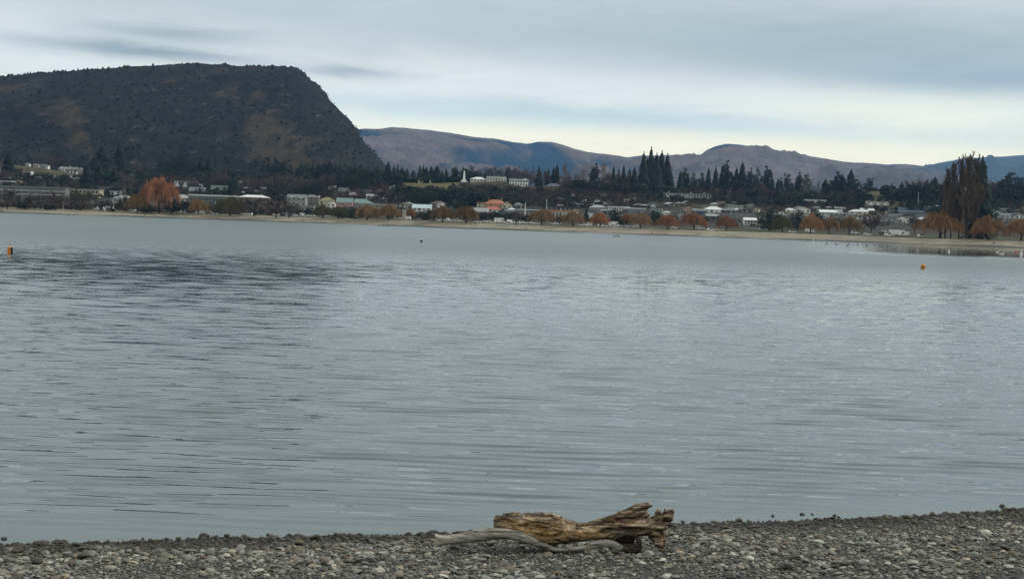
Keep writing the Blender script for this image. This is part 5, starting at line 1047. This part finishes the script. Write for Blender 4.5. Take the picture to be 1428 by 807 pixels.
def buoys():
    p = at_z(14, 353.2); k = p[1]/F; r = ob('mooring_buoy', None, None, p); R_ = 3.6*k; h = 8.6*k
    lathe('drum', [(R_*.8, -.12), (R_, -.05), (R_, h*.33), (R_*.93, h*.36), (R_, h*.39), (R_, h*.66), (R_*.93, h*.69), (R_, h*.72), (R_, h*.95), (R_*.75, h), (R_*.2, h*1.01)], ORANGE, r)
    ob('strap', MB().box(R_*.55, R_*1.06, -R_*.85, R_*.1, -.02, h*.97).mesh('strap', [BK]), r); lathe('ring', [(R_*.2, h*1.01), (R_*.22, h*1.1), (R_*.1, h*1.2), (.01, h*1.22)], ORANGE, r)
    r['category'] = 'buoy'; r['label'] = 'orange drum buoy with a dark strap floating at far left'
    p = at_z(1287, 375); k = p[1]/F; r = ob('mooring_buoy', None, None, p); R_ = 3.1*k; h = 6.6*k
    lathe('drum', [(R_*.7, -.1), (R_*.95, 0), (R_*1.03, h*.4), (R_, h*.7), (R_*.8, h*.93), (R_*.3, h)], ORANGE, r); ob('band', lathe('band', [(R_*1.045, h*.34), (R_*1.05, h*.5)], BK).data, r); bpy.data.objects.remove([o for o in COL.objects if o.name.startswith('band') and o.parent is None][0])
    r['category'] = 'buoy'; r['label'] = 'round orange buoy floating alone on the right of the lake'
    p = at_z(587.5, 337.6); k = p[1]/F; r = ob('mooring_buoy', None, None, p)
    lathe('float', [(.6*k, -.05), (1.7*k, .4*k), (1.8*k, 1.6*k), (1.5*k, 2.6*k), (.8*k, 3.1*k)], BK, r); lathe('top', [(.8*k, 3.11*k), (1.1*k, 3.6*k), (1.0*k, 4.6*k), (.4*k, 5.2*k)], WH, r)
    r['category'] = 'buoy'; r['label'] = 'small black buoy with a white top floating near the middle'
    def marker(x, yb, h, w, mats, desc):
        p = at_z(x, yb); k = p[1]/F; r = ob('channel_marker', None, None, p); H_ = h*k; W_ = w*k/2
        lathe('float', [(W_*.8, -.2), (W_*1.6, .1), (W_*1.6, H_*.22), (W_*.8, H_*.3)], mats[0], r); lathe('post', [(W_*.6, H_*.3), (W_*.6, H_*.62), (W_*.55, H_*.95), (W_*.2, H_)], None, r, mats=mats, mi=[0, 1, 1]); r['category'] = 'marker'; r['label'] = desc
    marker(1424, 356, 8.5, 2.6, [WH, WH], 'white marker post floating near the right edge'); marker(1323.5, 351.5, 7, 1.8, [WH, REDP], 'white and red marker post in front of the poplar reflection')
    marker(1134, 340.2, 7, 1.6, [WH, WH], 'slim white marker post near the far beach'); marker(96, 300.6, 2.4, 1.0, [BK, BK], 'tiny dark marker post near the jetty'); marker(1248.5, 347, 3, .9, [BK, WH], 'tiny dark marker in calm water'); marker(1417, 352.5, 2.4, 2.2, [REDP, REDP], 'low red float beside the white marker')
    BODY = [(-.30, .10), (-.2, .03), (0, 0), (.2, .03), (.28, .10)]
    def bird(x, y, c, desc, s=1.0):
        p = at_z(x, y); bm = bmesh.new(); bmesh.ops.create_uvsphere(bm, u_segments=10, v_segments=6, radius=1, matrix=Matrix.Diagonal((.34, .16, .14, 1))); nb = len(bm.verts)
        for v in bm.verts:
            if v.co.x < -.2: v.co.z += (-v.co.x-.2)*.8
        bmesh.ops.create_cone(bm, cap_ends=True, segments=8, radius1=.06, radius2=.045, depth=.28, matrix=Matrix.Translation((.27, 0, .18)) @ Matrix.Rotation(.25, 4, 'Y'))
        bmesh.ops.create_uvsphere(bm, u_segments=8, v_segments=6, radius=.075, matrix=Matrix.Translation((.32, 0, .34))); bmesh.ops.create_cone(bm, cap_ends=True, segments=6, radius1=.03, radius2=.008, depth=.12, matrix=Matrix.Translation((.43, 0, .33)) @ Matrix.Rotation(math.pi/2, 4, 'Y'))
        me = bpy.data.meshes.new('duck'); bm.to_mesh(me); bm.free(); me.materials.append(speckled('plumage', c, .3, 12, .8)); o = ob('duck', me, None, (p[0], p[1], .03), R(random.uniform(-60, 60)+random.choice((0, 180)))); o.scale = (s, s, s)
        later(o, desc, x, 'duck', 'ducks afloat off the far beach')
    for x, y in [(857, 330.2), (860, 329.6), (863, 330.4), (1167, 341.2), (1196, 342.4), (1209, 343.4), (1153, 341), (1182, 343.4), (1346, 356), (529, 315.6), (535, 316.4), (540, 315.8)]: bird(x, y, (.05, .04, .035), 'dark duck afloat', 1.5)
    for x, y in [(1391, 352), (1397, 354.5)]: bird(x, y, (.5, .48, .45), 'pale duck afloat', 1.5)
buoys()

# ------------------------------------------------------------------ jetty
def jetty():
    p0 = at_z(137, 299.5); k = p0[1]/F; r = ob('jetty', None, None, p0); wd = speckled('jetty_timber', (.06, .052, .045), .4, 2, .9); L_ = 19*k
    ob('deck', MB().box(-L_, L_*1.05, -2.2, 2.2, 1.25, 1.5).box(-L_*1.0, -L_*.8, -2.4, 2.4, 1.503, 3.6).mesh('deck', [wd]), r)
    for i in range(9):
        x = -L_*.95+i*L_*.24
        for y in (-2.0, 2.0): ob('pile', MB().box(x-.22, x+.22, y-.22, y+.22, -2, 1.247+(1.6 if i % 2 else .9)).mesh('pile', [wd]), r)
    ob('railing', MB().box(-L_*.7, L_, 2.0, 2.12, 2.6, 2.75).box(-L_*.7, L_, 2.0, 2.12, 2.0, 2.1).mesh('railing', [wd]), r); r['category'] = 'jetty'; r['label'] = 'dark wooden jetty with posts at the left end of the far beach'
jetty()

# ------------------------------------------------------------------ people on the far beach
SKIN = speckled('skin', (.35, .2, .14), .1, 5, .7); HAIR = speckled('hair', (.03, .02, .015), .2, 5, .8)
def person(x, y, coat, trousers, desc, pose='stand', rz=0.0, h=1.72, where=None):
    p = hit_town(x, y, 0) if where is None else where; r = ob('person', None, None, p, rz)
    if pose == 'sit': J = {'pel': (0, 0, .22), 'ch': (0, .05, .58), 'nk': (0, .05, .72), 'hd': (0, .04, .86), 'la': (.2, .04, .62), 'le': (.3, -.12, .42), 'lh': (.2, -.3, .38), 'ra': (-.2, .04, .62), 're': (-.3, -.12, .42), 'rh': (-.2, -.3, .38), 'lk': (.13, -.42, .46), 'lf': (.13, -.62, .06), 'lt': (.13, -.76, .04), 'rk': (-.13, -.42, .46), 'rf': (-.13, -.62, .06), 'rt': (-.13, -.76, .04)}
    else:
        s = .26 if pose == 'walk' else .04
        J = {'pel': (0, 0, .93), 'ch': (0, -.02, 1.32), 'nk': (0, -.02, 1.47), 'hd': (0, -.04, 1.62), 'la': (.2, 0, 1.38), 'le': (.27, s*.5, 1.12), 'lh': (.25, s*.1-.1, .86), 'ra': (-.2, 0, 1.38), 're': (-.27, -s*.5, 1.12), 'rh': (-.25, -s-.06, .88), 'lk': (.11, -s*.8-.02, .5), 'lf': (.11, -s, .08), 'lt': (.11, -s-.16, .04), 'rk': (-.11, s*.4-.04, .5), 'rf': (-.11, s, .08), 'rt': (-.11, s-.16, .04)}
    E = [('pel', 'ch'), ('ch', 'nk'), ('nk', 'hd'), ('ch', 'la'), ('la', 'le'), ('le', 'lh'), ('ch', 'ra'), ('ra', 're'), ('re', 'rh'), ('pel', 'lk'), ('lk', 'lf'), ('lf', 'lt'), ('pel', 'rk'), ('rk', 'rf'), ('rf', 'rt')]
    RD = dict(pel=.15, ch=.17, nk=.06, hd=.115, la=.075, le=.055, lh=.045, ra=.075, re=.055, rh=.045, lk=.075, lf=.05, lt=.045, rk=.075, rf=.05, rt=.045)
    ks = list(J); me = bpy.data.meshes.new('body'); me.from_pydata([J[k] for k in ks], [(ks.index(a), ks.index(b)) for a, b in E], []); o = bpy.data.objects.new('body', me); COL.objects.link(o)
    sk = o.modifiers.new('skin', 'SKIN'); o.modifiers.new('sub', 'SUBSURF').levels = 1
    for i, k in enumerate(ks): me.skin_vertices[0].data[i].radius = (RD[k], RD[k]); me.skin_vertices[0].data[i].use_root = (k == 'pel')
    m2 = bpy.data.meshes.new_from_object(o.evaluated_get(bpy.context.evaluated_depsgraph_get())); bpy.data.objects.remove(o)
    for c in (coat, trousers): m2.materials.append(speckled('cloth', c, .15, 6, .9))
    m2.materials.append(SKIN); m2.materials.append(HAIR); hz_ = J['nk'][2]+.02; wz = J['pel'][2]
    for f in m2.polygons:
        z, y_ = f.center.z, f.center.y
        f.material_index = (3 if (z > J['hd'][2]+.03 or y_ > J['hd'][1]+.02) else 2) if z > hz_ else (0 if z > wz-.02 and not (pose == 'sit' and y_ < -.3) else 1)
        if abs(f.center.x) > .18 and abs(z-J['lh'][2]) < .06: f.material_index = 2
    ob('body', m2, r); s = h/1.74; r.scale = (s, s, s); r['category'] = 'person'; r['label'] = desc; r['group'] = 'people on the far beach'
BLK, NVY, GRY, REDC, TAN = (.015, .015, .017), (.02, .03, .06), (.12, .12, .13), (.3, .03, .03), (.25, .19, .12)
for a in [(75.5, 294.6, BLK, BLK, 'person in dark clothes on the beach left of the jetty', 'stand', .3), (202, 302, BLK, GRY, 'person in black walking below the big orange willow', 'walk', 1.4), (215, 302, NVY, BLK, 'person in navy following below the orange willow', 'walk', 1.5),
          (304, 307, GRY, BLK, 'person in grey standing at the water edge below the flat roofed building', 'stand', .2), (422, 308.6, BLK, NVY, 'person in black walking on the sand below the parked vans', 'walk', -1.3), (526, 309.6, NVY, GRY, 'person in navy standing near the thin dark post', 'stand', 1.0),
          (662.5, 314, BLK, BLK, 'person in black standing on the sand right of two willows', 'stand', .1), (731.5, 321, REDC, NVY, 'person in red top sitting at the water edge', 'sit', .2), (734, 321.2, BLK, GRY, 'person in black standing beside the seated one', 'stand', -.4),
          (909, 327, BLK, BLK, 'person in black at the water line below the conifer clump', 'walk', 1.2), (485, 311, BLK, BLK, 'person in dark clothes sitting on the sand', 'sit', .6), (1159, 327, TAN, NVY, 'person in tan coat on the lawn under a willow', 'stand', .4), (947, 320.5, BLK, NVY, 'person in dark coat walking on the grass by the thin pole', 'walk', 1.4)]: person(*a)
def dog(x, y):
    p = hit_town(x, y, 0); r = ob('dog', None, None, p, R(20)); J = {'hip': (.35, 0, .5), 'ch': (-.25, 0, .5), 'nk': (-.42, 0, .66), 'hd': (-.55, 0, .78), 'ns': (-.72, 0, .74), 't1': (.5, 0, .62), 't2': (.66, 0, .78)}
    E = [('hip', 'ch'), ('ch', 'nk'), ('nk', 'hd'), ('hd', 'ns'), ('hip', 't1'), ('t1', 't2')]; RD = dict(hip=.12, ch=.16, nk=.09, hd=.09, ns=.04, t1=.035, t2=.02)
    for s, n in ((1, 'l'), (-1, 'r')):
        J['fk'+n] = (-.26, .09*s, .27); J['ff'+n] = (-.28, .09*s, .03); J['hk'+n] = (.3, .09*s, .3); J['hh'+n] = (.42, .09*s, .17); J['hf'+n] = (.38, .09*s, .03)
        E += [('ch', 'fk'+n), ('fk'+n, 'ff'+n), ('hip', 'hk'+n), ('hk'+n, 'hh'+n), ('hh'+n, 'hf'+n)]; RD.update({'fk'+n: .045, 'ff'+n: .035, 'hk'+n: .07, 'hh'+n: .035, 'hf'+n: .035})
    ks = list(J); me = bpy.data.meshes.new('body'); me.from_pydata([J[k] for k in ks], [(ks.index(a), ks.index(b)) for a, b in E], []); o = bpy.data.objects.new('body', me); COL.objects.link(o); o.modifiers.new('skin', 'SKIN'); o.modifiers.new('sub', 'SUBSURF').levels = 1
    for i, k in enumerate(ks): me.skin_vertices[0].data[i].radius = (RD[k], RD[k]); me.skin_vertices[0].data[i].use_root = (k == 'ch')
    m2 = bpy.data.meshes.new_from_object(o.evaluated_get(bpy.context.evaluated_depsgraph_get())); bpy.data.objects.remove(o); m2.materials.append(speckled('dog_fur', (.015, .013, .012), .3, 9, .9)); ob('body', m2, r); r['category'] = 'dog'; r['label'] = 'black dog standing on the sand right of the tall poplars'
    r.scale = (1.3, 1.3, 1.3)
dog(1386, 341)
finish_labels()
